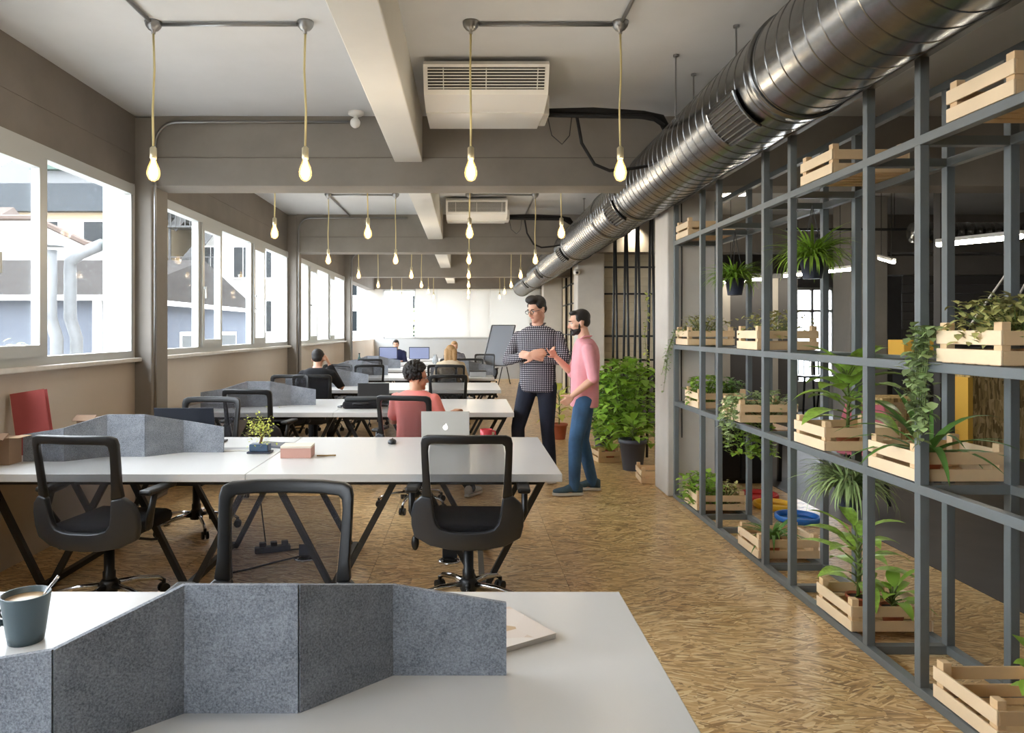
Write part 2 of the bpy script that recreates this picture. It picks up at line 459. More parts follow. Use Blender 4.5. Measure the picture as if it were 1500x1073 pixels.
# back wall with window and roller blinds
wb = struct('wall_back', 'pale grey end wall below a band of windows')
BW0, BW1 = 1.30, 2.86
MB().box((XL - .25, YB, -.1), (4.4, YB + .25, BW0)).build('parapet', m_grey, wb)
MB().box((XL - .25, YB, BW1), (4.4, YB + .25, ZC)).build('lintel', m_concd, wb)
MB().box((XL - .25, YB, BW0), (-2.68, YB + .25, BW1)).build('pier', m_col, wb)
MB().box((2.3, YB, BW0), (4.4, YB + .25, BW1)).build('pier', m_col, wb)
w5 = struct('window_6', 'end wall window with one bare pane and white roller blinds')
bx = [-2.68, -1.66, -.98, .07, .72, 2.3]
MB().box((-2.68, YB - .02, BW0), (2.3, YB + .06, BW0 + .05)).box((-2.68, YB - .02, BW1 - .06), (2.3, YB + .06, BW1)).build('frame', m_alu, w5)
for x in bx: MB().box((x - .03, YB - .02, BW0), (x + .03, YB + .06, BW1)).build('mullion', m_alu, w5)
for a, b in zip(bx, bx[1:]): MB().box((a, YB + .03, BW0), (b, YB + .036, BW1)).build('pane', m_glass, w5)
m_blind = mat('white_blind_cloth', (232, 232, 230), .9, trans=.20)
for j, (a, b) in enumerate(zip(bx[1:], bx[2:])):
    bl = thing('roller_blind', 'white roller blind pulled fully down, %s from the bare end window' % ORD[j], 'blind', ((a + b) / 2, YB - .06, 0), 0, 'roller blinds at the end wall')
    h = (b - a) / 2 - .004
    MB().box((-h, -.003, 1.33), (h, .003, 2.84)).build('cloth', m_blind, bl)
    MB().lathe([(.022, -h), (.022, h)], 10, (0, 0, 2.85), 'X').build('roller', m_white, bl)
    MB().box((-h, -.008, 1.31), (h, .008, 1.335)).build('bottom_bar', m_alu, bl)

# wall behind the camera
wf = struct('wall_front', 'plain dark grey end wall behind the viewer')
MB().box((XL - .25, YF - .25, -.1), (XR, YF, ZC)).build('panel', m_dark, wf)

# right hand side: columns, far partition, the next room's walls
wr = struct('wall_right', 'dark wall at the far right of the neighbouring room')
MB().box((XR, YF, -.1), (XR + .2, 14.15, ZC)).build('panel', m_dark, wr)
wsd = struct('wall_terrace', 'outer wall beside the terrace')
MB().box((4.3, 14.0, -.1), (4.4, YB, ZC)).build('panel', m_white, wsd)
cols = struct('trim_1', 'row of pale square columns along the shelving line')
for k in range(4):
    yc = 6.66 + PITCH * (k - 1) + (0 if k else 0)
    if k == 0: continue
    MB().box((1.857, yc, 0), (2.31, yc + .45, ZC - .005), bev=.012).build('column', m_col, cols)
cc = MB(); cc.tube([(1.98, 6.64, 2.9), (1.985, 6.64, 2.0), (1.98, 6.64, 1.2), (1.985, 6.64, .55)], .006, 6)
tag(cc.build('wall_cable', m_slot), 'thin dark cable hanging down the face of pale column', 'cable')

# partition beyond the second column (grid of beige panes in black bars)
wp = struct('wall_partition', 'beige glazed partition with black bars beyond the columns')
m_beige = mat('beige_translucent_panel', (214, 200, 172), .6, var=.08, scale=3)
MB().box((2.47, 12.6, 0), (2.50, YB, ZC)).build('panel', m_beige, wp)
for i in range(13):
    y = 12.7 + i * .85; MB().box((2.43, y, 0), (2.475, y + .045, ZC)).build('black_bar', m_black, wp)
for z in (1.02, 1.43, 2.16, 2.62): MB().box((2.44, 12.6, z), (2.472, YB, z + .03)).build('black_bar', m_black, wp)
wq = struct('wall_cross', 'pale brick wall with black horizontal bars behind the black rods')
MB().box((2.3, 12.432, 0), (4.3, 12.6, ZC)).build('panel', m_beige, wq)
m_brick = mat('cream_glazed_brick', (222, 210, 184), .5, var=.08, scale=7)
bmE = MB().box((0, 0, 0), (.298, .02, .135), bev=.006).mesh('brick'); bmE.materials.append(m_brick)
for r_ in range(18):
    for c_ in range(4):
        put('brick', bmE, wq, (2.31 + c_ * .31 + (r_ % 2) * .0, 12.425, .9 + r_ * .142))
MB().box((2.3, 12.42, 0), (4.3, 12.45, .88)).build('dado', m_dark, wq)
for z in (1.02, 1.43, 2.16, 2.62): MB().box((2.29, 12.38, z), (4.3, 12.42, z + .03)).build('black_bar', m_black, wq)
for x in (3.55,): MB().box((x, 12.375, 0), (x + .03, 12.42, ZC)).build('black_bar', m_black, wq)

# ------------------------------------------------------------------ spiral duct
DX, DZ, DR = 1.69, 2.885, .27
du = thing('air_duct', 'long galvanised spiral air duct hanging above the shelving', 'duct', (DX, 0, DZ))
pp = MB(); n_ = 56
def hel(yv, r):
    """one turn of the spiral seam starting at yv"""
    b0 = len(pp.v)
    for k in range(n_ + 1):
        t = 2 * math.pi * k / n_; pp.v.append(Vector((r * math.cos(t), yv + .13 * k / n_, r * math.sin(t))))
    return b0
y = -3.0
while y < 22.15:
    for (ra, ya, rb, yb_2) in ((DR, y, DR, y + .122), (DR, y + .122, DR + .0032, y + .124), (DR + .0032, y + .124, DR + .0032, y + .128), (DR + .0032, y + .128, DR, y + .130)):
        a_, b_ = hel(ya, ra), hel(yb_2, rb)
        for k in range(n_): pp.f.append((a_ + k, b_ + k, b_ + k + 1, a_ + k + 1))
    y += .13
pp.build('pipe', m_galv, du, True)
for yy in (3.62, 6.95, 8.3, 10.9, 14.6, 18.0, 22.25):
    MB().lathe([(DR + .004, -.03), (DR + .013, -.028), (DR + .013, .028), (DR + .004, .03)], 48, (0, yy, 0), 'Y').build('joint_band', m_galv, du, True)
for yy in (4.02, 7.27, 11.3, 15.1, 18.6):
    # grille bent round the side of the pipe that faces the desks
    ca = R(218); hw = R(24); L = .21
    g = MB(); n_ = 10
    arc = [ca - hw + 2 * hw * i / n_ for i in range(n_ + 1)]
    def ring(r, yv): return [Vector((r * math.cos(t), yv, r * math.sin(t))) for t in arc]
    a0, a1 = ring(DR + .014, yy - L), ring(DR + .014, yy + L)
    for i in range(n_): g.quad(a0[i], a0[i + 1], a1[i + 1], a1[i])
    go = g.build('grille_opening', m_slot, du)
    for yy2 in (yy - L, yy + L): MB().tube(ring(DR + .017, yy2), .009, 6).build('grille_rim', m_galv, du)
    for t in (arc[0], arc[-1]): MB().bar(((DR + .017) * math.cos(t), yy - L, (DR + .017) * math.sin(t)), ((DR + .017) * math.cos(t), yy + L, (DR + .017) * math.sin(t)), .016).build('grille_rim', m_galv, du)
    for j in range(8):
        t = ca - hw + 2 * hw * (j + .5) / 8; rr2 = DR + .018
        MB().bar((rr2 * math.cos(t), yy - L, rr2 * math.sin(t)), (rr2 * math.cos(t), yy + L, rr2 * math.sin(t)), .007).build('grille_slat', m_conduit, du)
for i, (hx, hy) in enumerate(((DX, 4.51), (DX, 5.36), (DX - .24, 4.99), (DX, 8.1), (DX, 10.4), (DX, 14.0), (DX, 17.5))):
    z0 = DZ + math.sqrt(max(0, DR * DR - (hx - DX) ** 2)) - .005
    MB().tube([(hx - DX, hy, z0 - DZ), (hx - DX, hy, ZC - DZ)], .006, 6).lathe([(.02, ZC - DZ - .015), (.02, ZC - DZ - .001)], 8, (hx - DX, hy, 0)).build('hanger_rod', m_conduit, du)

# ------------------------------------------------------------------ pendant bulbs and conduits
def make_pendant():
    t = thing('pendant_bulb', 'x', 'lamp')
    MB().lathe([(.052, 0), (.052, -.008), (.046, -.03), (.030, -.05), (.012, -.058), (.012, -.075)], 18).build('ceiling_dome', m_conduit, t, True)
    ch = .78
    MB().tube([(0, 0, -.07), (.006, 0, -.3), (-.004, .003, -.55), (0, 0, -ch)], .0065, 6).build('cord', m_cord, t, True)
    MB().lathe([(.010, -ch + .005), (.021, -ch - .005), (.021, -ch - .065), (.017, -ch - .075)], 12).build('socket', m_socket, t, True)
    z = -ch - .07
    pear = [(.016, 0), (.020, -.02), (.034, -.055), (.041, -.085), (.040, -.105), (.028, -.13), (.010, -.142)]
    b = MB().lathe([(r, z + h) for r, h in pear], 14).build('bulb', m_bulbshell, t, True)
    MB().lathe([(r * .66, z - .012 + h * .84) for r, h in pear], 12).build('filament_glow', m_bulb, b, True)
    return t
pend = make_pendant()
rows = [1.66, 4.46, 7.26, 10.06, 12.86, 15.66, 18.46, 21.26]
xsP = [-1.955, -1.01, .02, .95]
bulb_l = bpy.data.lights.new('bulb_light', 'POINT'); bulb_l.energy = BULB_W; bulb_l.color = (1.0, .93, .86); bulb_l.shadow_soft_size = .045
first = True
rowname = ['behind the first conduit', 'nearest', 'second', 'third', 'fourth', 'fifth', 'sixth', 'farthest']
side = ['closest to the windows', 'second from the windows', 'third from the windows', 'closest to the duct']
for r_, y in enumerate(rows):
    for c_, x in enumerate(xsP):
        lab = 'glowing pendant bulb on yellow cord, %s row, %s' % (rowname[r_], side[c_])
        if r_ == 0: lab = 'glowing pendant bulb on yellow cord, row overhead, %s' % side[c_]
        if first:
            t = pend; t.location = (x, y, ZC); t['label'] = lab; t['group'] = 'pendant bulbs along the office'; first = False
        else: t = dup(pend, (x, y, ZC), random.uniform(0, 6.28), lab, 'pendant bulbs along the office')
        lo = bpy.data.objects.new('bulb_light', bulb_l); COL.objects.link(lo); lo.parent = t; lo.location = (0, 0, -.94)
def conduit(pts, label, r=.012):
    t = tag(MB().tube(pts, r, 8).build('conduit', m_conduit, None, True), label, 'conduit')
    return t
zc = ZC - .018
for r_, y in enumerate(rows[1:6]):
    for (a, b, nm) in ((0, 1, 'window'), (2, 3, 'duct')):
        conduit([(xsP[a] + .05, y, zc), (xsP[b] - .05, y, zc)], 'steel conduit joining two ceiling domes, %s row, %s side' % (rowname[r_ + 1], nm))
for x, nm in ((xsP[0], 'window'), (xsP[3], 'duct')):
    conduit([(x, 1.7, zc), (x, 4.40, zc)], 'steel ceiling conduit running from overhead to nearest dome on the %s side' % nm)
    conduit([(x, 10.1, zc), (x, 11.85, zc)], 'steel ceiling conduit running from third row dome to beam on %s side' % nm)
def col_conduit(yb, nm):
    x = -2.79
    pts = [(x, yb - .022, .35), (x, yb - .022, 3.2)]
    for i in range(1, 7):
        a = math.pi / 2 * i / 6; pts.append((x + .2 * (1 - math.cos(a)), yb - .022, 3.2 + .2 * math.sin(a)))
    pts.append((-1.0, yb - .022, 3.40))
    conduit(pts, 'steel conduit bending from %s window column up along the beam' % nm, .013)
col_conduit(6.42, 'nearest'); col_conduit(6.42 + PITCH, 'second'); col_conduit(6.42 + 2 * PITCH, 'third')
pir = thing('ceiling_sensor', 'small white ceiling sensor on the beam near the conduit end', 'sensor', (-.98, 6.30, ZC))
MB().lathe([(.07, 0), (.07, -.02), (.055, -.03), (.02, -.035)], 16).build('base', m_acw, pir, True)
MB().tube([(0, 0, -.03), (0, -.03, -.08)], .02, 8).build('stalk', m_acw, pir)
MB().ell((0, -.05, -.11), (.045, .05, .045)).build('head', m_acw, pir, True)

# ------------------------------------------------------------------ air conditioners
def make_ac(y0, label):
    t = thing('air_conditioner', label, 'air conditioner', (.13, y0, 0), 0, 'ceiling air conditioners')
    h = .44
    side_p = [(0, 3.39), (.10, 3.21), (.36, 3.165), (.92, 3.20), (.95, 3.30), (.95, 3.43), (.05, 3.43)]
    fixn(MB().prism(side_p, -h, h, 'X').build('body', m_acw, t))
    # front outlet
    def fp(s, out=0.0):   # point on the sloping front, s 0..1
        return (0 + .10 * s - out * .87, 3.39 - .18 * s - out * .48)
    a, b = fp(.10, .002), fp(.82, .002)
    MB().quad((-h + .03, a[0], a[1]), (h - .03, a[0], a[1]), (h - .03, b[0], b[1]), (-h + .03, b[0], b[1])).build('outlet', m_slot, t)
    for j in range(7):
        p = fp(.16 + j * .10, .006); MB().bar((-h + .03, p[0], p[1]), (h - .03, p[0], p[1]), .009, .006).build('louvre', m_acw, t)
    for x in (-.3, 0, .36):
        p, q = fp(.12, .008), fp(.80, .008); MB().bar((x, p[0], p[1]), (x, q[0], q[1]), .006).build('louvre_rib', m_acw, t)
    MB().box((-h, .358, 3.158), (h, .366, 3.168)).build('panel_seam', m_white, t)
    for x in (-h + .05, h - .05):
        MB().bar((x, .2, 3.42), (x, .2, ZC), .03).bar((x, .8, 3.42), (x, .8, ZC), .03).build('bracket', m_conduit, t)
    MB().box((h + .001, .55, 3.2), (h + .06, .85, 3.36), bev=.01).build('valve_cover', m_acw, t)
    return t
make_ac(4.98, 'white ceiling air conditioner nearest to the camera')
make_ac(10.2, 'white ceiling air conditioner in the second bay')
for y0, nm in ((4.98, 'nearest'), (10.2, 'second')):
    p = thing('refrigerant_pipe', 'black insulated pipes leaving the %s air conditioner towards the duct' % nm, 'pipe', (0, 0, 0))
    zz = 3.27; yy = y0 + .72
    MB().tube([(.63, yy, zz), (1.0, yy, zz + .01), (1.4, yy + .02, zz - .01), (1.55, yy + .05, zz - .03), (1.63, yy + .12, zz - .12), (1.66, yy + .2, zz - .3), (1.68, yy + .25, zz - .33)], .035, 10).build('thick_pipe', m_rubber, p, True)
    MB().tube([(.63, yy - .05, zz - .03), (1.0, yy - .05, zz - .04), (1.45, yy - .03, zz - .04), (1.56, yy, zz - .1)], .018, 8).build('thin_pipe', m_rubber, p, True)
    MB().tube([(.86, yy - .02, zz), (.90, yy - .04, zz - .25), (1.0, yy - .05, zz - .42), (1.12, yy - .05, zz - .47), (1.3, yy - .03, zz - .45), (1.44, yy, zz - .42)], .013, 8).build('hanging_cable', m_rubber, p, True)
    MB().tube([(.63, yy - .06, zz - .05), (.66, yy - .08, zz - .2), (.74, yy - .08, zz - .27), (.8, yy - .07, zz - .2), (.82, yy - .05, zz - .05)], .004, 6).build('wire', m_black, p, True)

# ------------------------------------------------------------------ desks
DH = .74
LEG_ME = {}
def desk_unit(xa, xb, ya, label):
    w = xb - xa; d = 1.39
    t = thing('desk', label, 'desk', (xa, ya, 0), 0, 'white bench desks')
    MB().box((0.0015, 0, DH - .045), (w - .0015, d, DH), bev=.003).build('tabletop', m_desk, t)
    fr = MB(); fr.box((.1, .12, DH - .085), (w - .1, .15, DH - .046)).box((.1, d - .15, DH - .085), (w - .1, d - .12, DH - .046))
    fr.build('under_frame', m_leg, t)
    for yy in (.30, d - .30):
        for c in (w * .25, w * .75):
            for s in (-1, 1):
                MB().bar((c + s * .02, yy, .0), (c + s * w * .22, yy + (.02 if yy < .7 else -.02), DH - .05), .034, .034, (0, 1, 0)).build('leg', m_leg, t)
    for c in (w * .25, w * .75):
        MB().bar((c, .28, .02), (c, d - .28, .02), .035).build('foot_rail', m_leg, t)
    return t
rowsD = [(.81, 'foreground'), (4.0, 'second row'), (7.0, 'third row'), (9.66, 'fourth row'), (12.1, 'fifth row'), (14.5, 'sixth row'), (17.0, 'seventh row'), (19.3, 'last row')]
ends = [.467, .53, .455, .455, .455, .45, .45, .45]
for (ya, nm), xe in zip(rowsD, ends):
    xm = xe - 1.77
    desk_unit(xm, xe, ya, 'white desk in the %s, half beside the aisle' % nm)
    desk_unit(-2.955, xm, ya, 'white desk in the %s, half against the window wall' % nm)

# felt dividers
DIV = [(-.55, -.165, .165), (-.30, -.165, .205), (-.12, 0, .268), (.12, 0, .268), (.30, .165, .210), (.565, .165, .167)]
def divider(x, y, label):
    t = thing('felt_divider', label, 'divider', (x, y, DH), 0, 'felt desk dividers')
    th = .012
    for i in range(5):
        (xa, ya, za), (xb, yb, zb) = DIV[i], DIV[i + 1]
        d = Vector((xb - xa, yb - ya, 0)).normalized(); n = Vector((-d.y, d.x, 0)) * th / 2
        A, B = Vector((xa, ya, 0)), Vector((xb, yb, 0))
        m = MB(); v = [A - n, B - n, B + n, A + n]
        m.v = [p.copy() for p in v] + [v[0] + Vector((0, 0, za)), v[1] + Vector((0, 0, zb)), v[2] + Vector((0, 0, zb)), v[3] + Vector((0, 0, za))]
        m.f = [(3, 2, 1, 0), (4, 5, 6, 7), (0, 1, 5, 4), (1, 2, 6, 5), (2, 3, 7, 6), (3, 0, 4, 7)]
        m.build('panel', m_felt, t)
    return t
divider(-.475, 1.505, 'folded grey felt divider on the foreground desk')
divider(-2.17, 4.555, 'folded grey felt divider on the second row desk by the red binder')
divider(-2.2, 7.55, 'folded grey felt divider on the third row desk by the windows')
divider(-2.0, 10.2, 'folded grey felt divider on the fourth row desk before the man in black')
divider(-2.0, 12.75, 'folded grey felt divider on the fifth row desk by the windows')
divider(-.1, 12.75, 'folded grey felt divider on the fifth row desk by the aisle')
divider(-2.0, 15.15, 'folded grey felt divider on the sixth row desk by the windows')

# ------------------------------------------------------------------ office chairs
def make_chair():
    """faces +Y, origin on the floor under the gas column"""
    t = thing('office_chair', 'x', 'chair', (0, 0, 0), 0, 'black mesh office chairs')
    def yb(x, z):                      # the back leans away and wraps forward at the sides
        return -.245 - max(0, z - .50) * .16 + .75 * x * x + .2 * max(0, .50 - z)
    # loop of (outer, inner) outline points, right half from top middle to bottom middle
    half = [((0, 1.0), (0, .955)), ((.12, 1.0), (.12, .955)), ((.205, .997), (.185, .952)), ((.232, .985), (.198, .94)), ((.240, .955), (.202, .91)),
            ((.238, .85), (.198, .82)), ((.234, .74), (.192, .72)), ((.240, .67), (.186, .66))]
    low = [((.240, .67), (.186, .66)), ((.285, .625), (.180, .61)), ((.300, .57), (.174, .56)), ((.300, .50), (.164, .52)), ((.285, .435), (.140, .49)),
           ((.20, .395), (.09, .478)), ((.10, .380), (.045, .475)), ((0, .376), (0, .475))]
    def strip(seq, th):
        m = MB(); n = len(seq)
        for (o, i) in seq:
            for (x, z), dy in ((o, 0), (i, 0), (i, th), (o, th)):
                m.v.append(Vector((x, yb(x, z) - th / 2 + dy, z)))
        for k in range(n - 1):
            for c in range(4):
                c2 = (c + 1) % 4; m.f.append((k * 4 + c, k * 4 + c2, k * 4 + 4 + c2, k * 4 + 4 + c))
        m.f.append((0, 1, 2, 3)); m.f.append(tuple((n - 1) * 4 + c for c in (3, 2, 1, 0)))
        return m
    mir = lambda seq: [((-o[0], o[1]), (-i[0], i[1])) for o, i in reversed(seq)]
    a = fixn(strip(mir(half)[:-1] + half, .036).build('back_frame', m_black, t))
    b = fixn(strip(low[:] + mir(low)[1:], .045).build('lower_shell', m_shell, t))
    for o, wd in ((a, .007), (b, .010)):
        bv = o.modifiers.new('bevel', 'BEVEL'); bv.width = wd; bv.segments = 2; bv.limit_method = 'ANGLE'; bv.angle_limit = R(50)
        o.data.polygons.foreach_set('use_smooth', [True] * len(o.data.polygons))
    inner = [(.190, .95), (.198, .90), (.197, .82), (.190, .72), (.184, .66), (.178, .60), (.170, .55), (.150, .50), (.11, .482)]
    g = MB(); nx = 6
    for (x, z) in inner:
        for k in range(nx + 1):
            xx = -x + 2 * x * k / nx; g.v.append(Vector((xx, yb(xx, z) + .012 + .02 * (1 - (xx / .2) ** 2), z)))
    for r_ in range(len(inner) - 1):
        for k in range(nx): q = r_ * (nx + 1) + k; g.f.append((q, q + 1, q + nx + 2, q + nx + 1))
    g.build('mesh_back', m_mesh, t, True)
    s = MB().box((-.235, -.185, .42), (.235, .27, .50), bev=.035).build('seat', m_fabric, t, True)
    MB().box((-.11, -.14, .365), (.11, .14, .42), bev=.01).build('tilt_mechanism', m_black, t)
    MB().tube([(.1, .02, .385), (.24, .02, .38), (.28, .02, .385)], .008, 6).build('lever', m_black, t)
    MB().ell((-.3, .0, .35), (.022, .022, .045)).tube([(-.1, 0, .385), (-.28, 0, .39)], .007, 6).build('tension_knob', m_black, t, True)
    for sx in (-1, 1):
        ar = MB().tube([(sx * .275, -.06, .47), (sx * .31, -.10, .56), (sx * .31, -.06, .655), (sx * .31, .06, .665)], [(.018, .03), (.018, .03), (.018, .026), (.014, .02)], 8).build('armrest', m_black, t, True)
        MB().box((sx * .305 - .035, -.15, .66), (sx * .305 + .035, .12, .69), bev=.012).build('arm_pad', m_black, ar)
    MB().lathe([(.034, .10), (.034, .20), (.028, .205), (.028, .37)], 14).build('gas_column', m_black, t, True)
    MB().lathe([(.045, .085), (.050, .10), (.050, .14), (.036, .16)], 14).build('hub', m_black, t, True)
    for k in range(5):
        an = R(90 + 36 + 72 * k); c, s_ = math.cos(an), math.sin(an)
        lg = MB().tube([(c * .03, s_ * .03, .125), (c * .16, s_ * .16, .12), (c * .27, s_ * .27, .098), (c * .305, s_ * .305, .075)], [(.016, .022), (.013, .018), (.011, .014), (.011, .011)], 8).build('leg', m_chrome, t, True)
        tx, ty = -s_, c
        cs = MB()
        for off in (-.016, .016):
            n0 = len(cs.v); cs.lathe([(.020, -.010), (.029, -.008), (.029, .008), (.020, .010)], 12, (0, 0, 0), 'X')
            for i in range(n0, len(cs.v)):
                p = cs.v[i]; cs.v[i] = Vector((c * .305 + tx * (p.x + off) + c * p.y, s_ * .305 + ty * (p.x + off) + s_ * p.y, .030 + p.z))
        cs.tube([(c * .305, s_ * .305, .035), (c * .305, s_ * .305, .08)], .012, 8)
        cs.build('caster', m_black, lg)
    return t
chair0 = make_chair(); CH = []
def chair(x, y, rotdeg, label):
    if not CH: chair0.location = (x, y, 0); chair0.rotation_euler.z = R(rotdeg); chair0['label'] = label; CH.append(chair0); return chair0
    c = dup(chair0, (x, y, 0), R(rotdeg), label); CH.append(c); return c
chair(.005, 4.02, -2, 'empty black mesh chair at the second row desk, in front of the silver laptop')
chair(-2.0, 4.0, -8, 'empty black mesh chair at the second row desk, left, before the red binder')
chair(-.655, 2.28, 178, 'black mesh chair facing the camera, tucked under the foreground desk')
chair(-2.10, 5.55, 176, 'black mesh chair facing the camera behind the second row divider')
chair(-2.0, 6.90, -8, 'empty black mesh chair at the third row desk behind the bonsai')
chair(-.47, 6.28, -14, 'black mesh chair holding the man in the coral T-shirt')
chair(-2.2, 8.50, 175, 'black mesh chair facing the camera behind the third row divider')
chair(-1.93, 9.10, 3, 'black mesh chair holding the man in the black jacket')
chair(-.27, 9.12, 6, 'empty grey-black mesh chair at the fourth row desk, right of the curly-haired man')
chair(-.38, 11.15, 185, 'black mesh chair facing the camera beyond the fourth row desk, right')
chair(-2.1, 11.25, 178, 'black mesh chair facing the camera beyond the fourth row desk, left')
chair(-1.62, 11.75, 10, 'empty black mesh chair at the fifth row desk by the windows')
chair(-.28, 11.68, 0, 'black mesh chair holding the long-haired blond woman')
chair(.12, 13.65, 190, 'black mesh chair beyond the fifth row desk near the aisle')
chair(-1.9, 14.05, 5, 'empty black mesh chair at the sixth row desk by the windows')
chair(-.3, 14.2, 0, 'empty black mesh chair at the sixth row desk near the aisle')
chair(-.3, 16.2, 184, 'black mesh chair beyond the sixth row desk holding the striped-top woman')
chair(.36, 16.4, 172, 'empty black mesh chair beyond the sixth row desk by the easel')
chair(-1.85, 18.65, 180, 'black mesh chair beyond the seventh row desk holding the far man')

# ------------------------------------------------------------------ shelving frame
SX0, SX1 = 1.90, 2.32
PY = [6.60, 5.86, 5.47, 4.62, 4.24, 3.43, 3.03, 2.18, 1.78, .94, .54, -.3]
sh = thing('plant_shelving', 'tall open grid shelving of grey painted steel tubes', 'shelving', (0, 0, 0))
T = .04; ZT = 2.73
pm = MB().box((-T / 2, -T / 2, 0), (T / 2, T / 2, ZT - T), bev=.003).mesh('post'); pm.materials.append(m_steel)
for y in PY:
    for x in (SX0 + T / 2, SX1 - T / 2): put('post', pm, sh, (x, y, 0))
LV = [.04, .892, 1.41, 2.36]
for z in LV + [ZT]:
    for x in (SX0 + T / 2, SX1 - T / 2):
        MB().box((x - T / 2 - .001, PY[-1], z - T), (x + T / 2 + .001, PY[0] + T / 2, z), bev=.003).build('long_rail', m_steel, sh)
    cm = MB().box((SX0 + T, -T / 2, -T), (SX1 - T, T / 2, -.001)).mesh('cross_bar'); cm.materials.append(m_steel)
    if z < ZT:
        for y in PY: put('cross_bar', cm, sh, (0, y, z))

# ------------------------------------------------------------------ wooden crates
CL1, CL2, CHt = .355, .41, .155
ms_ = {}
def slat(key, dims, m=m_pine):
    if key not in ms_:
        ms_[key] = MB().box((-dims[0] / 2, -dims[1] / 2, 0), (dims[0] / 2, dims[1] / 2, dims[2]), bev=.002).mesh(key); ms_[key].materials.append(m)
    return ms_[key]
def crate(x, y, z, label, rotz=0):
    t = thing('wooden_crate', label, 'crate', (x, y, z), rotz, 'pale wooden plant crates')
    a, b = CL2 / 2, CL1 / 2
    for sx in (-1, 1):
        for sy in (-1, 1): put('corner_post', slat('corner_post', (.034, .040, CHt - .002)), t, (sx * (a - .0265), sy * (b - .0295), .008))
    for zz in (.004, .076):
        for s in (-1, 1):
            put('side_slat', slat('side_slat', (.009, CL1, .054), m_pinelit), t, (s * (a - .0045), 0, zz))
            put('end_slat', slat('end_slat', (CL2 - .02, .009, .052)), t, (0, s * (b - .0045), zz))
    for k in range(5): put('bottom_slat', slat('bottom_slat', (CL2 - .022, .052, .007)), t, (0, -b + .045 + k * (CL1 - .09) / 4, .0005))
    return t
CXc = (SX0 + SX1) / 2
def yc(near, far): return (near + far) / 2
CR = {}
for key, near, lv, lab in (
    ('t1', 6.20, 3, 'empty pale crate on the top shelf beside the column'), ('t2', 3.75, 3, 'empty pale crate in the middle of the top shelf'),
    ('t3', 2.50, 3, 'empty pale crate on the top shelf nearest the camera'),
    ('u1', 6.21, 2, 'pale crate of reddish succulents beside the column'), ('u2', 4.72, 2, 'pale crate of small succulents on the eye-level shelf, middle'),
    ('u3', 2.56, 2, 'pale crate with trailing succulents on the eye-level shelf nearest the camera'),
    ('m1', 5.93, 1, 'pale crate with leafy herbs on the desk-height shelf by the column'), ('m2', 5.02, 1, 'pale crate with trailing ivy on the desk-height shelf'),
    ('m3', 3.83, 1, 'pale crate holding a big-leaved potted plant on the desk-height shelf'), ('m4', 3.055, 1, 'pale crate holding a strap-leaved potted plant on the desk-height shelf'),
    ('b1', 5.96, 0, 'pale crate of bushy greenery at floor level by the column'), ('b2', 4.70, 0, 'pale crate holding a striped spider plant at floor level'),
    ('b3', 3.56, 0, 'pale crate holding two big-leaved pots at floor level'), ('b4', 2.58, 0, 'pale slatted crate at floor level nearest the camera')):
    CR[key] = crate(CXc, near + CL1 / 2, LV[lv] + .001, lab)

# ------------------------------------------------------------------ plants
def pot(t, r, h, m, z0=0, name='pot'):
    MB().lathe([(r * .72, z0), (r * .95, z0 + h * .86), (r * 1.05, z0 + h * .87), (r * 1.05, z0 + h), (r * .93, z0 + h), (r * .9, z0 + h * .85)], 18, caps=False).lathe([(r * .72, z0), (r * .05, z0)], 18, caps=False).build(name, m, t, True)
    MB().lathe([(r * .9, z0 + h * .86), (.001, z0 + h * .88)], 16, caps=False).build('soil', m_soil, t)
def stuffp(o): o['kind'] = 'stuff'; return o
def bigleaf_plant(x, y, z, label, n, L, W, r=.065, ph=.09, potm=m_terra, seed=1, spread=1.0, height=.12, droop=1.1, m=None, stems=True):
    rnd = random.Random(seed); t = thing('potted_plant', label, 'plant', (x, y, z))
    pot(t, r, ph, potm)
    if stems: MB().tube([(0, 0, ph * .8), (.008, .004, ph + height * .5), (0, .01, ph + height)], .009, 7).build('stem', m_stem, t, True)
    for i in range(n):
        az = i * 2.4 + rnd.uniform(-.3, .3); f = i / max(1, n - 1); zz = ph + height * (.15 + .85 * f)
        el = .15 + .9 * f + rnd.uniform(-.15, .15); l = L * rnd.uniform(.75, 1.1); k = .3 * l
        bx, by = math.cos(az) * k * math.cos(el), math.sin(az) * k * math.cos(el); bz = zz + k * math.sin(el)
        lf = MB().leaf((bx, by, bz), az, el - .1, l * spread, W * rnd.uniform(.8, 1.1), droop * rnd.uniform(.7, 1.2), 6, .2).build('leaf', m or m_leafv, t, True)
        MB().tube([(0, 0, zz - .01), (bx * .5, by * .5, (zz + bz) / 2), (bx, by, bz + .002)], .004, 5).build('petiole', m_stem, lf)
    return t
def strap_plant(x, y, z, label, n, L, W, r=.06, ph=.08, potm=m_terra, seed=1, droop=1.2, m=None, el=(.5, 1.35), parts=True):
    rnd = random.Random(seed); t = thing('potted_plant', label, 'plant', (x, y, z)); pot(t, r, ph, potm)
    allm = MB()
    for i in range(n):
        az = i * 2.4 + rnd.uniform(-.3, .3); e = rnd.uniform(*el); l = L * rnd.uniform(.65, 1.1)
        mb = MB() if parts else allm
        mb.leaf((math.cos(az) * .01, math.sin(az) * .01, ph * .85), az, e, l, W * rnd.uniform(.8, 1.1), droop * rnd.uniform(.6, 1.4), 7, .3, 1)
        if parts: mb.build('leaf', m or m_leafg, t, True)
    if not parts: stuffp(allm.build('foliage', m or m_leafg, t, True))
    return t
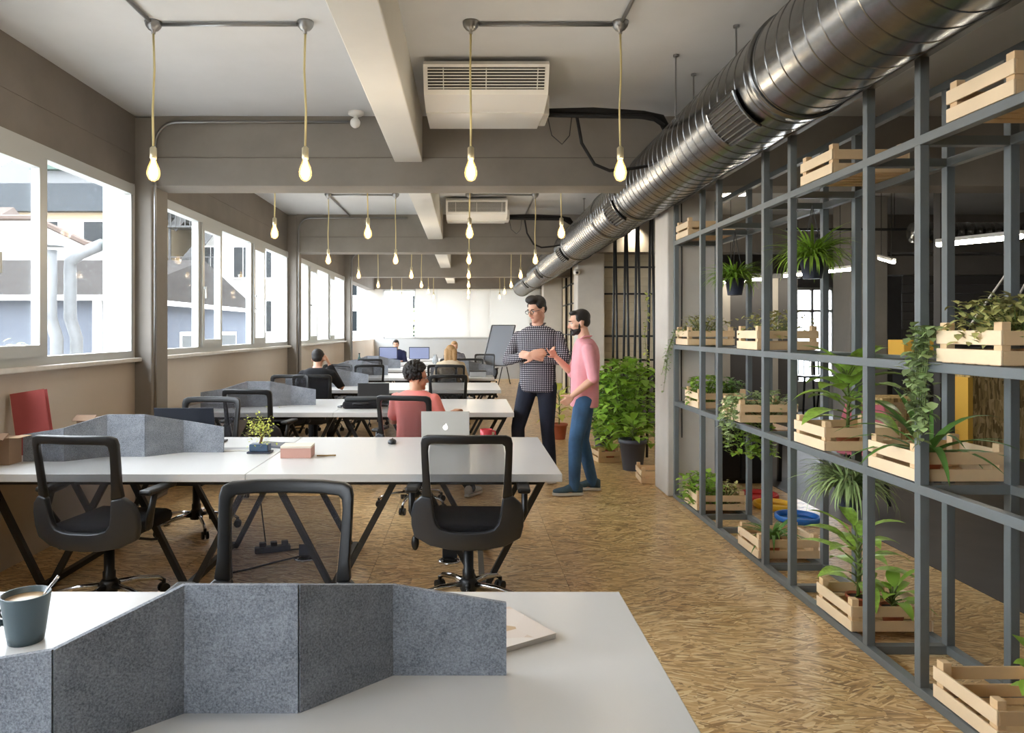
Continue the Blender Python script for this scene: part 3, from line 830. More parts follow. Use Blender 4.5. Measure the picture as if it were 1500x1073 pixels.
def bush(x, y, z, label, n, rad, lf, wd, m, seed=1, name='leafy_plant', h0=0.0, twigs=True, cat='plant'):
    """many small leaves over a rounded volume"""
    rnd = random.Random(seed); t = thing(name, label, cat, (x, y, z)); mb = MB(); tw = MB()
    for i in range(n):
        u, v, w = rnd.gauss(0, .5), rnd.gauss(0, .5), rnd.uniform(0, 1)
        p = Vector((max(-1, min(1, u)) * rad[0], max(-1, min(1, v)) * rad[1], h0 + w * rad[2] * (1 - .35 * (u * u + v * v) / 2)))
        az = math.atan2(p.y, p.x) + rnd.uniform(-1.2, 1.2)
        mb.leaf(p, az, rnd.uniform(-.4, .8), lf * rnd.uniform(.6, 1.2), wd * rnd.uniform(.7, 1.2), rnd.uniform(.3, 1.3), 3, .2)
        if twigs and i % 6 == 0: tw.tube([(p.x * .25, p.y * .25, 0), (p.x * .6, p.y * .6, p.z * .6), p], .0025, 4)
    stuffp(mb.build('foliage', m, t, True))
    if tw.v: stuffp(tw.build('twigs', m_stem, t))
    return t
def trailing(paths, label, m, x=0, y=0, z=0, lf=.03, gap=.018, seed=1, name='trailing_plant'):
    rnd = random.Random(seed); t = thing(name, label, 'plant', (x, y, z)); mb = MB(); st = MB()
    for pts in paths:
        pts = [Vector(p) for p in pts]; st.tube(pts, .002, 4)
        for a, b in zip(pts, pts[1:]):
            n = max(1, int((b - a).length / gap))
            for i in range(n):
                p = a.lerp(b, i / n) + Vector((rnd.gauss(0, .012), rnd.gauss(0, .014), rnd.gauss(0, .008)))
                mb.leaf(p, rnd.uniform(0, 6.28), rnd.uniform(-.7, .5), lf * rnd.uniform(.6, 1.2), lf * rnd.uniform(.7, 1.0), rnd.uniform(.2, 1.0), 3, .15)
    stuffp(mb.build('foliage', m, t, True)); stuffp(st.build('stems', m_stem, t)); return t

Z1, Z2, Z3, Z0 = LV[1] + .011, LV[2] + .011, LV[3] + .011, LV[0] + .011
# desk-height shelf
bigleaf_plant(CXc + .0, 3.98, Z1, 'big-leaved green and yellow plant in terracotta pot on the desk-height shelf', 24, .25, .135, .07, .095, seed=3, height=.30, droop=1.1)
strap_plant(CXc - .03, 3.25, Z1, 'strap-leaved plant in terracotta pot on the desk-height shelf', 20, .42, .045, .068, .085, seed=5, droop=1.2, m=m_leafd, el=(.35, 1.3))
bush(CXc - .09, 6.10, Z1, 'bright green bushy herb in the desk-height crate by the column', 320, (.13, .13, .26), .055, .042, m_leafg, 4)
bush(CXc + .1, 6.06, Z1, 'darker green herb behind the bright one in the column crate', 260, (.12, .13, .24), .055, .04, m_leafd, 9)
cy = 5.02 + CL1 / 2
trailing([[(CXc - .1 + .05 * k, cy - .1 + .055 * j, Z1 + .09), (CXc - .17, cy - .12 + .05 * (j + k) % .3, Z1 + .16), (CXc - .235, cy - .16 + .06 * j, Z1 + .10), (CXc - .25, cy - .16 + .065 * j, Z1 - .06 - .05 * ((j * 7) % 4))] for j in range(5) for k in range(2)],
         'pale variegated ivy trailing over the front of the desk-height crate', m_leafi, lf=.045, seed=3)
bush(CXc + .05, cy, Z1, 'low green ivy filling the rear of the desk-height crate', 280, (.17, .16, .20), .05, .036, m_leafi, 21)
trailing([[(CXc - .10 + .04 * j, 5.52 - .02 * j, .84), (CXc - .14 + .04 * j, 5.5 - .02 * j, .74), (CXc - .14 + .05 * j, 5.46, .62 - .02 * (j % 3))] for j in range(8)] +
         [[(CXc - .05 + .03 * j, 5.40, .85), (CXc - .04 + .04 * j, 5.36, .72), (CXc - .03 + .04 * j, 5.33, .60)] for j in range(6)],
         'dense green plant hanging below the desk-height shelf by the column', m_leafg, lf=.055, gap=.014, seed=6, name='hanging_plant')
# eye-level shelf
def succulents(y, label, seed, n=150): return bush(CXc - .01, y, Z2 + .07, label, n * 2, (.20, .17, .19), .042, .032, m_leafs, seed, 'succulent')
succulents(6.39, 'reddish green succulents filling the crate beside the column', 11)
succulents(4.90, 'small reddish succulents in the middle eye-level crate', 12, 120)
succulents(2.74, 'large clump of pinkish green succulents in the near eye-level crate', 13, 420)
trailing([[(1.95, 6.45, Z2 + .13), (1.875, 6.48, Z2 + .12), (1.85, 6.60 + .02 * j, Z2 - .08), (1.845, 6.66 + .045 * j, Z2 - .28 - .09 * (j % 3))] for j in range(4)],
         'grey green ivy trailing down the pale column from the eye-level crate', m_leafi, lf=.03, seed=8)
trailing([[(1.96, 2.88 + .012 * j, Z2 + .12), (1.885, 2.92 + .012 * j, Z2 + .13), (1.87, 2.925 + .014 * j, Z2 - .1), (1.868, 2.93 + .016 * (j % 5), Z2 - .22 - .045 * (j % 4))] for j in range(9)],
         'thick green and white ivy hanging from the near eye-level crate', m_leafi, lf=.046, gap=.013, seed=10)
# floor level
bush(CXc - .1, 6.15, Z0, 'bright green leafy bush in the floor crate by the column', 340, (.15, .14, .28), .065, .05, m_leafg, 14)
bush(CXc + .07, 6.12, Z0, 'small reddish green plant beside the bright bush in the floor crate', 260, (.13, .13, .22), .045, .03, m_leafs, 15)
strap_plant(CXc - .03, 4.88, Z0, 'striped spider plant in terracotta pot in the floor crate', 30, .30, .026, .055, .08, seed=6, droop=1.7, m=m_leafd, el=(.4, 1.2))
bigleaf_plant(CXc - .04, 3.80, Z0, 'tall big-leaved plant with drooping leaf in the floor crate', 20, .23, .095, .06, .09, seed=9, height=.30, droop=1.2)
bigleaf_plant(CXc + .06, 3.66, Z0, 'short broad-leaved plant in the near half of the floor crate', 14, .18, .07, .06, .085, seed=14, height=.05, droop=1.3, m=m_leafg)
bigleaf_plant(CXc + .10, 2.76, Z0, 'round-leaved green plant in the nearest floor crate', 18, .10, .075, .05, .07, potm=m_potb, seed=17, height=.16, droop=.9, m=m_leafg)
# hanging pots inside the frame
def hang_pot(x, y, z, top, label, seed, m=m_leafd, L=.30, n=60):
    rnd = random.Random(seed); t = thing('hanging_plant', label, 'plant', (x, y, z)); pot(t, .075, .13, m_potb)
    for k in range(3):
        a = k * 2.09; MB().tube([(.07 * math.cos(a), .07 * math.sin(a), .12), (0, 0, top - z)], .0025, 4).build('cord', m_slot, t)
    mb = MB()
    for i in range(n):
        az = rnd.uniform(0, 6.28); mb.leaf((.03 * math.cos(az), .03 * math.sin(az), .12), az, rnd.uniform(.2, 1.4), L * rnd.uniform(.5, 1.1), .018, rnd.uniform(1.0, 2.4), 6, .3, 1)
    stuffp(mb.build('foliage', m, t, True)); return t
hang_pot(2.11, 5.66, 1.82, 2.32, 'fern in dark pot hanging below the top shelf, farther one', 2, m_leafg, .26, 230)
hang_pot(2.13, 4.43, 1.86, 2.32, 'fern in dark pot hanging below the top shelf, nearer one', 3, m_leafg, .30, 260)
hang_pot(2.13, 4.0, .55, .85, 'feathery grey green plant in blue pot hanging below the desk-height shelf', 4, m_leafi, .30, 330)

# ------------------------------------------------------------------ plants on the floor beside the column
def planter(x, y, r, h, label):
    t = thing('plant_pot', label, 'pot', (x, y, 0)); pot(t, r, h, m_pot, 0, 'body'); return t
planter(1.83, 7.95, .15, .34, 'large slate grey floor pot beside the pale column')
planter(1.72, 9.05, .14, .34, 'large slate grey floor pot farther from the camera')
bigleaf_plant(1.83, 7.95, .29, 'yellow green broad-leaved plant in the near slate pot', 16, .22, .085, .10, .03, potm=m_soil, seed=4, height=.16, droop=1.2, m=m_leafg)
bush(1.86, 8.45, .25, 'tall dense climbing foliage between the column and the pink-shirted man', 850, (.30, .42, .98), .13, .095, m_leafg, 31, 'tall_foliage')
bush(1.74, 9.1, .28, 'dark green lower foliage in the far slate pot', 420, (.24, .3, .72), .12, .09, m_leafd, 32, 'tall_foliage')
crate(1.70, 8.55, .0, 'small pale crate on the floor between the slate pots', R(8))
crate(1.96, 7.36, .0, 'small pale crate on the floor against the column', R(-4))
strap_plant(1.70, 8.55, .012, 'spiky green plant in the floor crate between slate pots', 16, .34, .035, .06, .1, seed=22, m=m_leafg, droop=1.2)
bigleaf_plant(1.30, 10.2, .0, 'yellow green leafy plant behind the two standing men', 16, .30, .11, .12, .22, potm=m_terra, seed=25, height=.4, droop=1.1, m=m_leafy)
trailing([[(2.05, 8.2, 1.2), (2.03, 8.22, 1.5), (2.06, 8.18, 1.75), (2.04, 8.2, 2.0)]], 'thin yellow green vine climbing the black rods', m_leafy, lf=.05, seed=40)
# black rods between floor and ceiling
for i, yy in enumerate((10.6, 9.86, 9.2, 8.5)):
    for s, w_ in ((-1, 'near'), (1, 'far')):
        tag(MB().tube([(2.18, yy + s * .22, 0), (2.18, yy + s * .01, ZC)], .017, 8).build('black_rod', m_black, None, True),
            'slanted black rod from floor to ceiling, %s leg of the %s pair from the column' % (w_, ORD[3 - i]), 'rod', 'black rods beside the column')

# ------------------------------------------------------------------ people
def remesh(o, vox, sm=6):
    r = o.modifiers.new('remesh', 'REMESH'); r.mode = 'VOXEL'; r.voxel_size = vox; r.use_smooth_shade = True
    s = o.modifiers.new('smooth', 'SMOOTH'); s.factor = .5; s.iterations = sm
    return o
def bake(o):
    dg = bpy.context.evaluated_depsgraph_get(); me = bpy.data.meshes.new_from_object(o.evaluated_get(dg))
    me.polygons.foreach_set('use_smooth', [True] * len(me.polygons)); o.modifiers.clear(); o.data = me; return o

def limb(mb, pts, rad, n=12):
    """tapered limb through joints with rounded ends"""
    P = []; Rr = []
    pts = [Vector(p) for p in pts]
    for i in range(len(pts) - 1):
        for k in range(4):
            f = k / 4; P.append(pts[i].lerp(pts[i + 1], f)); Rr.append(rad[i] * (1 - f) + rad[i + 1] * f)
    P.append(pts[-1]); Rr.append(rad[-1])
    d0 = (P[0] - P[1]).normalized(); d1 = (P[-1] - P[-2]).normalized()
    P = [P[0] + d0 * Rr[0] * .8, P[0] + d0 * Rr[0] * .45] + P + [P[-1] + d1 * Rr[-1] * .45, P[-1] + d1 * Rr[-1] * .8]
    Rr = [Rr[0] * .4, Rr[0] * .85] + Rr + [Rr[-1] * .85, Rr[-1] * .4]
    mb.tube(P, Rr, n)
def torso(mb, rings, grow=0.0, n=20):
    """stack of (center, half width, half depth)"""
    base = len(mb.v)
    for (c, a, b) in rings:
        for k in range(n):
            t = 2 * math.pi * k / n; cs, sn = math.cos(t), math.sin(t)
            ex = .8; xx = math.copysign(abs(cs) ** ex, cs); yy = math.copysign(abs(sn) ** ex, sn)
            mb.v.append(Vector((c[0] + (a + grow) * xx, c[1] + (b + grow) * yy, c[2])))
    m = len(rings)
    for i in range(m - 1):
        for k in range(n):
            k2 = (k + 1) % n; mb.f.append((base + i * n + k, base + i * n + k2, base + (i + 1) * n + k2, base + (i + 1) * n + k))
    mb.f.append(tuple(base + k for k in reversed(range(n)))); mb.f.append(tuple(base + (m - 1) * n + k for k in range(n)))
def hand(mb, wrist, direc, palm_n, curl=.5, s=1.0, point=False, side=1):
    """palm, four unequal fingers with two bends and a thumb leaving the side of the palm"""
    d = Vector(direc).normalized(); nrm = Vector(palm_n); nrm = (nrm - d * nrm.dot(d)).normalized(); sd = d.cross(nrm) * side
    W = Vector(wrist)
    for j, o in enumerate((-.028, -.010, .010, .026)):
        limb(mb, [W, W + d * .035 * s + sd * o * .8 * s, W + d * .085 * s + sd * o * s], [.016 * s, .015 * s, .0115 * s], 8)
    lens = [.062, .074, .080, .070]
    for j, o in enumerate((-.031, -.011, .010, .030)):
        b = W + d * .085 * s + sd * o * s; c = curl * (.15 if (point and j == 3) else 1.5 if point else 1.0); dd = d.copy(); p = b; pts = [p]
        for seg, f in enumerate((.45, .32, .23)):
            dd = (dd * math.cos(c * .9) + nrm * math.sin(c * .9)).normalized() if seg else (d * math.cos(c * .55) + nrm * math.sin(c * .55)).normalized()
            nr2 = nrm; p = p + dd * lens[j] * f * s; pts.append(p)
        limb(mb, pts, [.0098 * s, .0092 * s, .0085 * s, .0075 * s], 8)
    b = W + d * .028 * s + sd * .026 * s
    limb(mb, [b, b + (d * .7 + sd * .7 + nrm * .2) * .035 * s, b + (d * .95 + sd * .75 + nrm * .35) * .062 * s], [.014 * s, .0115 * s, .009 * s], 8)

def person(name, label, loc, rotz, J, look, vox=.0075, hairstyle='short', beard=False, glasses=False, skin=None, hairm=None,
           top=None, sleeve=1.0, bottom=None, shoem=None, scale=1.0, hands=None, headrot=(0, 0, 0), seated=False, collar=False, hem=None):
    """J: joints in metres, facing +Y; x is the person's right"""
    skin = skin or m_skin; hairm = hairm or m_hair; hands = hands or {}
    t = thing(name, label, 'person', loc, rotz); t.scale = (scale, scale, scale)
    V = lambda k: Vector(J[k])
    body = MB(); cl = MB(); tr = MB()
    rings = J['torso']
    torso(body, [(c, a - .02, b - .02) for c, a, b in rings])
    H = V('head'); HR = Euler((R(headrot[0]), R(headrot[1]), R(headrot[2]))).to_matrix()
    hp = lambda x, y, z: H + HR @ Vector((x, y, z))
    limb(body, [V('neck') - Vector((0, .01, .05)), V('neck') + Vector((0, 0, .03)), hp(0, -.02, -.055)], [.066, .056, .056])
    # head: skull, face, jaw, chin, nose, brow, ears
    body.ell(hp(0, -.014, .032), (.074, .092, .088), HR, 18, 12)
    body.ell(hp(0, .022, -.02), (.061, .066, .088), HR, 16, 10)
    body.ell(hp(0, .038, -.068), (.040, .044, .040), HR)
    body.ell(hp(0, .066, -.094), (.022, .020, .018), HR)
    body.ell(hp(0, .058, .030), (.052, .030, .022), HR)
    limb(body, [hp(0, .082, .012), hp(0, .094, -.012), hp(0, .104, -.030)], [.009, .011, .0135], 8)
    for s in (-1, 1):
        body.ell(hp(s * .013, .092, -.033), (.009, .010, .008), HR)
        body.ell(hp(s * .040, .052, -.022), (.022, .025, .024), HR)
        body.ell(hp(s * .077, -.010, -.008), (.009, .020, .032), HR)
    # arms and hands
    for s, k in ((-1, 'l'), (1, 'r')):
        sh_, el_, wr_ = V('sh' + k), V('el' + k), V('wr' + k)
        limb(body, [sh_, sh_.lerp(el_, .5), el_, el_.lerp(wr_, .35), wr_], [.048, .044, .037, .038, .026])
        hd = hands.get(k, ((wr_ - el_), (0, 0, -1), .5, False))
        hand(body, wr_, hd[0], hd[1], hd[2], 1.0, hd[3], hd[4] if len(hd) > 4 else 1)
        e = el_ if sleeve <= .55 else el_.lerp(wr_, (sleeve - .55) / .45)
        if sleeve < .5:
            limb(cl, [sh_, sh_.lerp(el_, .45), sh_.lerp(el_, .72)], [.066, .062, .063])
        else:
            limb(cl, [sh_, sh_.lerp(el_, .5), el_, e] if sleeve > .56 else [sh_, sh_.lerp(el_, .5), el_], ([.060, .058, .052, .045] if sleeve > .56 else [.060, .058, .055]))
        # legs
        hi, kn, an = V('hi' + k), V('kn' + k), V('an' + k)
        limb(body, [hi, hi.lerp(kn, .4), kn, kn.lerp(an, .3), an], [.075, .070, .050, .050, .034])
        limb(tr, [hi, hi.lerp(kn, .4), kn, kn.lerp(an, .3), an + (an - kn).normalized() * .01], [.100, .088, .066, .064, .052])
        f = (Vector(J['toe' + k]) - an); f.z = 0; f.normalize(); fl_ = an.copy(); fl_.z = an.z - .075
        limb(body, [an, an + f * .05 + Vector((0, 0, -.045)), fl_ + f * .13 + Vector((0, 0, .03))], [.034, .034, .028])
        shoe = MB(); sdv = Vector((-f.y, f.x, 0)); z0 = fl_.z
        for (y, w, h) in ((-.075, .030, .085), (-.045, .038, .10), (.0, .038, .105), (.05, .040, .085), (.10, .046, .062), (.15, .046, .052), (.185, .034, .042), (.20, .018, .034)):
            for q in range(10):
                a = 2 * math.pi * q / 10; shoe.v.append(Vector((an.x, an.y, z0 + .012)) + f * y + sdv * (w * math.cos(a)) + Vector((0, 0, h * .5 + h * .5 * math.sin(a))))
        for i in range(7):
            for q in range(10): q2 = (q + 1) % 10; shoe.f.append((i * 10 + q, i * 10 + q2, i * 10 + 10 + q2, i * 10 + 10 + q))
        shoe.f.append(tuple(reversed(range(10)))); shoe.f.append(tuple(70 + q for q in range(10)))
        so = fixn(shoe.build('shoe', shoem or m_black, t, True))
        soles = MB(); pl_ = [(-.08, .026), (-.05, .040), (.05, .040), (.11, .049), (.16, .048), (.195, .034), (.208, .014)]
        poly = [Vector((an.x, an.y, 0)) + f * y + sdv * w for y, w in pl_] + [Vector((an.x, an.y, 0)) + f * y - sdv * w for y, w in reversed(pl_)]
        fixn(soles.prism([(p.x, p.y) for p in poly], z0, z0 + .024).build('sole', m_sole, so))
    # pelvis of the trousers
    pv = V('pelvis')
    torso(tr, [(pv + Vector((0, 0, -.10)), .12, .10), (pv + Vector((0, 0, -.03)), .165, .115), (pv + Vector((0, 0, .06)), .160, .112), (pv + Vector((0, 0, .10)), .150, .108)])
    torso(cl, [(Vector(c), a, b) for c, a, b in rings], .004)
    bo = body.build('body', skin, t); remesh(bo, vox); bake(bo)
    co = cl.build('shirt', top, t); remesh(co, max(vox * 1.4, .009), 4); bake(co)
    to = tr.build('trousers', bottom or m_jeand, t); remesh(to, max(vox * 1.6, .011), 5); bake(to)
    # hair
    hm = MB()
    if hairstyle == 'short':
        hm.ell(hp(0, -.030, .052), (.079, .090, .078), HR, 18, 10); hm.ell(hp(0, -.055, .005), (.071, .058, .062), HR)
        hm.ell(hp(0, .040, .098), (.056, .042, .026), HR)
        for s in (-1, 1): hm.ell(hp(s * .070, .000, .040), (.012, .038, .040), HR)
    elif hairstyle == 'quiff':
        hm.ell(hp(0, -.026, .056), (.081, .092, .082), HR, 18, 10); hm.ell(hp(0, -.060, .0), (.070, .050, .055), HR)
        hm.ell(hp(0, .040, .112), (.068, .056, .042), HR)
        for s in (-1, 1): hm.ell(hp(s * .071, .010, .045), (.012, .036, .035), HR)
    elif hairstyle == 'curly':
        rnd = random.Random(5)
        for i in range(330):
            u = rnd.uniform(-1, 1); a = rnd.uniform(0, 6.28); q = math.sqrt(1 - u * u); v_ = Vector((q * math.cos(a), q * math.sin(a), u))
            if v_.y > .55 and v_.z < .35: continue
            if v_.z < -.75: continue
            hm.ell(hp(v_.x * .090, v_.y * .098 - .030, v_.z * .094 + .060), (.022, .022, .022), None, 8, 6)
        hm.ell(hp(0, -.03, .050), (.078, .088, .082), HR)
    else:   # long
        hm.ell(hp(0, -.022, .040), (.086, .094, .092), HR, 18, 10)
        for xx in (-.055, 0, .055): limb(hm, [hp(xx, -.06, .02), hp(xx * 1.1, -.085, -.10), hp(xx * 1.1, -.085, -.24)], [.055, .048, .028])
    ho = hm.build('hair', hairm, t); 
    if hairstyle != 'curly': remesh(ho, .009, 3); bake(ho)
    else: ho.data.polygons.foreach_set('use_smooth', [True] * len(ho.data.polygons))
    # face details
    for s in (-1, 1):
        e = MB().ell(hp(s * .030, .074, .004), (.0125, .010, .0085), HR, 10, 8).build('eye', m_eye, t, True)
        MB().ell(hp(s * .030, .0825, .003), (.0055, .0035, .0055), HR, 8, 6).build('iris', m_iris, e, True)
        MB().tube([hp(s * .014, .087, .022), hp(s * .030, .088, .027), hp(s * .047, .078, .022)], [.003, .0042, .0025], 6).build('eyebrow', hairm, t, True)
    MB().tube([hp(-.022, .076, -.058), hp(-.008, .084, -.056), hp(.008, .084, -.056), hp(.022, .076, -.058)], [.002, .0052, .0052, .002], 6).build('mouth', m_lip, t, True)
    if beard:
        bm_ = MB()
        bm_.ell(hp(0, .024, -.066), (.0575, .059, .048), HR)
        for s in (-1, 1): limb(bm_, [hp(s * .066, .004, .0), hp(s * .060, .012, -.04)], [.007, .012], 8)
        bm_.ell(hp(0, .066, -.095), (.030, .022, .022), HR); limb(bm_, [hp(-.028, .076, -.06), hp(-.015, .086, -.046), hp(.015, .086, -.046), hp(.028, .076, -.06)], [.006] * 4, 8)
        remesh(bm_.build('beard', hairm, t), .006, 2)
    if glasses:
        gl = MB()
        for s in (-1, 1):
            gl.tube([hp(s * (.031 + .023 * math.cos(a)), .100, .002 + .018 * math.sin(a)) for a in [i * math.pi / 6 for i in range(12)]], .0024, 6, True)
            gl.tube([hp(s * .053, .098, .008), hp(s * .076, .05, .008), hp(s * .079, -.01, .006)], .002, 6)
        gl.tube([hp(-.009, .101, .006), hp(.009, .101, .006)], .0022, 6)
        gl.build('glasses', m_black, t, True)
    if collar:
        n0 = V('neck')
        cm_ = MB()
        cm_.tube([n0 + Vector((.064 * math.sin(a), -.006 + .062 * math.cos(a), .012 - .035 * max(0, math.cos(a)))) for a in [R(20 + i * 320 / 14) for i in range(15)]], [(.007, .017)] * 15, 8)
        cm_.build('collar', m_collar if top == m_plaid else top, t, True)
    return t

# man in the pink shirt: turned to the left of the picture, left side to the camera
Jp = dict(pelvis=(0, -.02, .93), neck=(0, .0, 1.475), head=(0, .045, 1.615),
    torso=[((0, -.005, .82), .165, .128), ((0, -.01, .93), .168, .128), ((0, -.01, 1.05), .162, .126), ((0, -.015, 1.18), .172, .128), ((0, -.02, 1.30), .185, .125), ((0, -.02, 1.38), .185, .112), ((0, -.015, 1.43), .150, .088), ((0, -.01, 1.465), .085, .066)],
    shl=(-.178, -.02, 1.372), ell=(-.25, -.06, 1.10), wrl=(-.215, .125, .945), shr=(.178, -.01, 1.372), elr=(.25, .08, 1.12), wrr=(.16, .25, 1.285),
    hil=(-.085, .0, .90), knl=(-.105, .09, .50), anl=(-.11, .10, .085), toel=(-.13, .3, 0), hir=(.085, -.02, .90), knr=(.10, .0, .49), anr=(.11, -.10, .085), toer=(.14, .1, 0))
person('person', 'person in pink shirt and blue jeans pointing while talking', (1.10, 6.80, 0), R(88), Jp, None, .0065, 'short', True, False, m_skin, m_hair, m_pink, .5, m_jean, m_shoe,
       hands={'l': ((.06, .12, -.13), (.9, .2, 0), .6, False, -1), 'r': ((-.10, .12, .16), (-.8, -.4, .1), .9, True, -1)}, headrot=(-8, 0, 4), collar=True)
# man in the gingham shirt: arms crossed, looking down to the left of the picture
Jq = dict(pelvis=(0, 0, .93), neck=(0, .0, 1.475), head=(0, .04, 1.615),
    torso=[((0, .005, .84), .172, .120), ((0, 0, .94), .172, .120), ((0, 0, 1.05), .166, .116), ((0, -.005, 1.18), .178, .122), ((0, -.01, 1.30), .195, .122), ((0, -.015, 1.38), .195, .110), ((0, -.01, 1.43), .155, .088), ((0, -.005, 1.465), .085, .066)],
    shl=(-.190, -.02, 1.365), ell=(-.285, .05, 1.14), wrl=(-.03, .205, 1.17), shr=(.190, -.02, 1.365), elr=(.285, .06, 1.13), wrr=(.02, .225, 1.20),
    hil=(-.09, 0, .90), knl=(-.10, .02, .49), anl=(-.13, -.02, .085), toel=(-.18, .2, 0), hir=(.09, 0, .90), knr=(.17, .09, .50), anr=(.19, -.02, .085), toer=(.26, .2, 0))
person('person', 'tall person in black and white gingham shirt with crossed arms and glasses', (.725, 7.42, 0), R(160), Jq, None, .0065, 'quiff', False, True, m_skin, m_hair, m_plaid, .85, m_jeand, m_black,
       scale=1.085, hands={'l': ((.16, .02, .04), (0, -1, -.2), .3, False, 1), 'r': ((-.16, -.03, .03), (0, -1, -.3), .35, False, -1)}, headrot=(-16, 0, -30), collar=True)

def seated_joints(lean=0.0, elbows=((-.26, .08, .72), (.26, .08, .72)), wrists=((-.18, .34, .76), (.18, .34, .76)), kneel=.45, feet=None):
    z = .50
    J = dict(pelvis=(0, 0, z + .08), neck=(0, .03 + lean, 1.055), head=(0, .075 + lean, 1.175),
        torso=[((0, 0, z + .02), .165, .125), ((0, 0, z + .12), .165, .125), ((0, lean * .3, z + .25), .160, .120), ((0, lean * .6, z + .37), .172, .122), ((0, lean * .9, z + .47), .182, .118), ((0, lean, z + .53), .165, .10), ((0, lean, z + .565), .09, .068)],
        shl=(-.180, lean, .985), shr=(.180, lean, .985), ell=elbows[0], elr=elbows[1], wrl=wrists[0], wrr=wrists[1],
        hil=(-.09, .02, z + .07), hir=(.09, .02, z + .07), knl=(-.12, kneel, .50), knr=(.12, kneel, .50),
        anl=(-.12, kneel - .06, .085), anr=(.12, kneel - .06, .085), toel=(-.12, kneel + .15, 0), toer=(.12, kneel + .15, 0))
    if feet:
        for k in feet: J['an' + k] = feet[k]; J['toe' + k] = (feet[k][0] + .05, feet[k][1] + .2, 0)
    return J
m_white_sh = mat('white_trainer', (205, 205, 205), .6)
person('person', 'seated person in coral T-shirt with curly dark hair and glasses, looking right', (-.47, 6.32, 0), R(-14),
       seated_joints(.02, ((-.25, .1, .76), (.27, .02, .78)), ((-.15, .36, .80), (.31, .26, .84)), .44, {'r': (.42, .48, .085), 'l': (-.1, .36, .085)}), None, .008, 'curly', False, True, m_skin2, m_hair, m_coral, .45, m_jeand, m_white_sh, scale=.95,
       headrot=(-4, 0, -62))
person('person', 'seated person in black jacket seen from behind, hand raised to ear', (-1.93, 9.14, 0), R(2),
       seated_joints(.06, ((-.25, .16, .74), (.30, .16, .80)), ((-.12, .40, .78), (.14, .16, 1.10))), None, .011, 'short', False, False, m_skin, m_hair, m_suit, .95, m_suit, m_black, headrot=(-12, 0, -6),
       hands={'r': ((-.1, -.02, .3), (-1, 0, 0), .4, False)})
person('person', 'seated person with long blond hair and cream top seen from behind', (-.28, 11.72, 0), 0,
       seated_joints(.04), None, .013, 'long', False, False, m_skin, m_hairb, mat('cream_top', (214, 196, 168), .9), .95, m_jeand, m_black, headrot=(-10, 0, 0))
person('person', 'far seated person in striped top with fair hair facing the camera', (-.3, 16.15, 0), R(180),
       seated_joints(.03), None, .015, 'short', False, False, m_skin, m_hairb, m_plaid, .95, m_jeand, m_black, headrot=(-14, 0, 0))
person('person', 'far seated person in navy top by the window corner', (-1.85, 18.6, 0), R(180),
       seated_joints(.03), None, .015, 'short', False, False, m_skin, m_hair, mat('navy_top', (40, 46, 84), .9), .95, m_jeand, m_black, headrot=(-14, 0, 0))

# ------------------------------------------------------------------ things on the desks
m_cup = mat('teal_grey_ceramic', (74, 90, 96), .35)
m_coffee = mat('milky_coffee', (186, 158, 122), .3, var=.1, scale=40)
ZD = DH + .0005
p = at(41, 938, 1.58)
cup = thing('coffee_cup', 'teal grey cup of milky coffee on the foreground desk', 'cup', (-1.14, 1.85, ZD))
cup.scale = (1.14, 1.14, 1.25)
MB().lathe([(.001, .004), (.032, .002), (.036, 0), (.040, .02), (.051, .095), (.0515, .098), (.048, .098), (.038, .02), (.001, .012)], 26, caps=False).build('body', m_cup, cup, True)
MB().lathe([(.0465, .086), (.001, .088)], 20, caps=False).build('coffee', m_coffee, cup)
MB().tube([(-.046, 0, .082), (-.068, -.005, .080), (-.076, -.006, .060), (-.066, -.005, .040), (-.042, 0, .036)], .007, 8).build('handle', m_cup, cup, True)
sp = tag(MB().tube([(-1.125, 1.86, ZD + .07), (-1.10, 1.87, ZD + .12), (-1.075, 1.885, ZD + .155)], [(.004, .004), (.003, .0025), (.005, .002)], 8).build('teaspoon', m_chrome, None, True), 'thin metal teaspoon standing in the coffee', 'spoon')
ph = thing('eyeglasses', 'dark folded eyeglasses beside the coffee cup', 'glasses', (-1.30, 1.98, ZD))
for s in (-1, 1): MB().tube([(s * .033 + .026 * math.cos(a), 0, .02 + .018 * math.sin(a)) for a in [i * math.pi / 6 for i in range(12)]], .0025, 6, True).build('rim', m_black, ph)
MB().tube([(-.06, 0, .025), (-.05, -.1, .006)], .002, 6).tube([(.06, 0, .025), (.05, -.1, .006)], .002, 6).build('temples', m_black, ph)
# magazine
N = NT('magazine_cover'); tc = N.add('ShaderNodeTexCoord'); vo = N.add('ShaderNodeTexVoronoi'); vo.inputs['Scale'].default_value = 9; N.link(tc.outputs['Object'], vo.inputs['Vector'])
crm = N.add('ShaderNodeValToRGB'); e_ = crm.color_ramp.elements; e_[0].color = lin((232, 226, 220)); e_[1].color = lin((150, 140, 150)); q_ = e_.new(.55); q_.color = lin((226, 214, 206)); q_ = e_.new(.8); q_.color = lin((188, 150, 92))
sx_ = N.add('ShaderNodeSeparateColor'); N.link(vo.outputs['Color'], sx_.inputs[0]); N.link(sx_.outputs[0], crm.inputs[0]); N.link(crm.outputs[0], N.b.inputs['Base Color']); N.b.inputs['Roughness'].default_value = .35
mg = thing('magazine', 'glossy magazine lying behind the foreground felt divider', 'magazine', (.055, 1.88, ZD), R(-58))
MB().box((-.105, -.14, .0), (.105, .14, .012)).build('pages', mat('paper', (228, 224, 218), .8), mg)
MB().box((-.106, -.141, .012), (.106, .141, .0135)).build('cover', N.m, mg)
MB().box((-.106, -.1435, 0), (.106, -.1405, .0135)).build('spine', mat('dark_teal_card', (40, 62, 74), .5), mg)

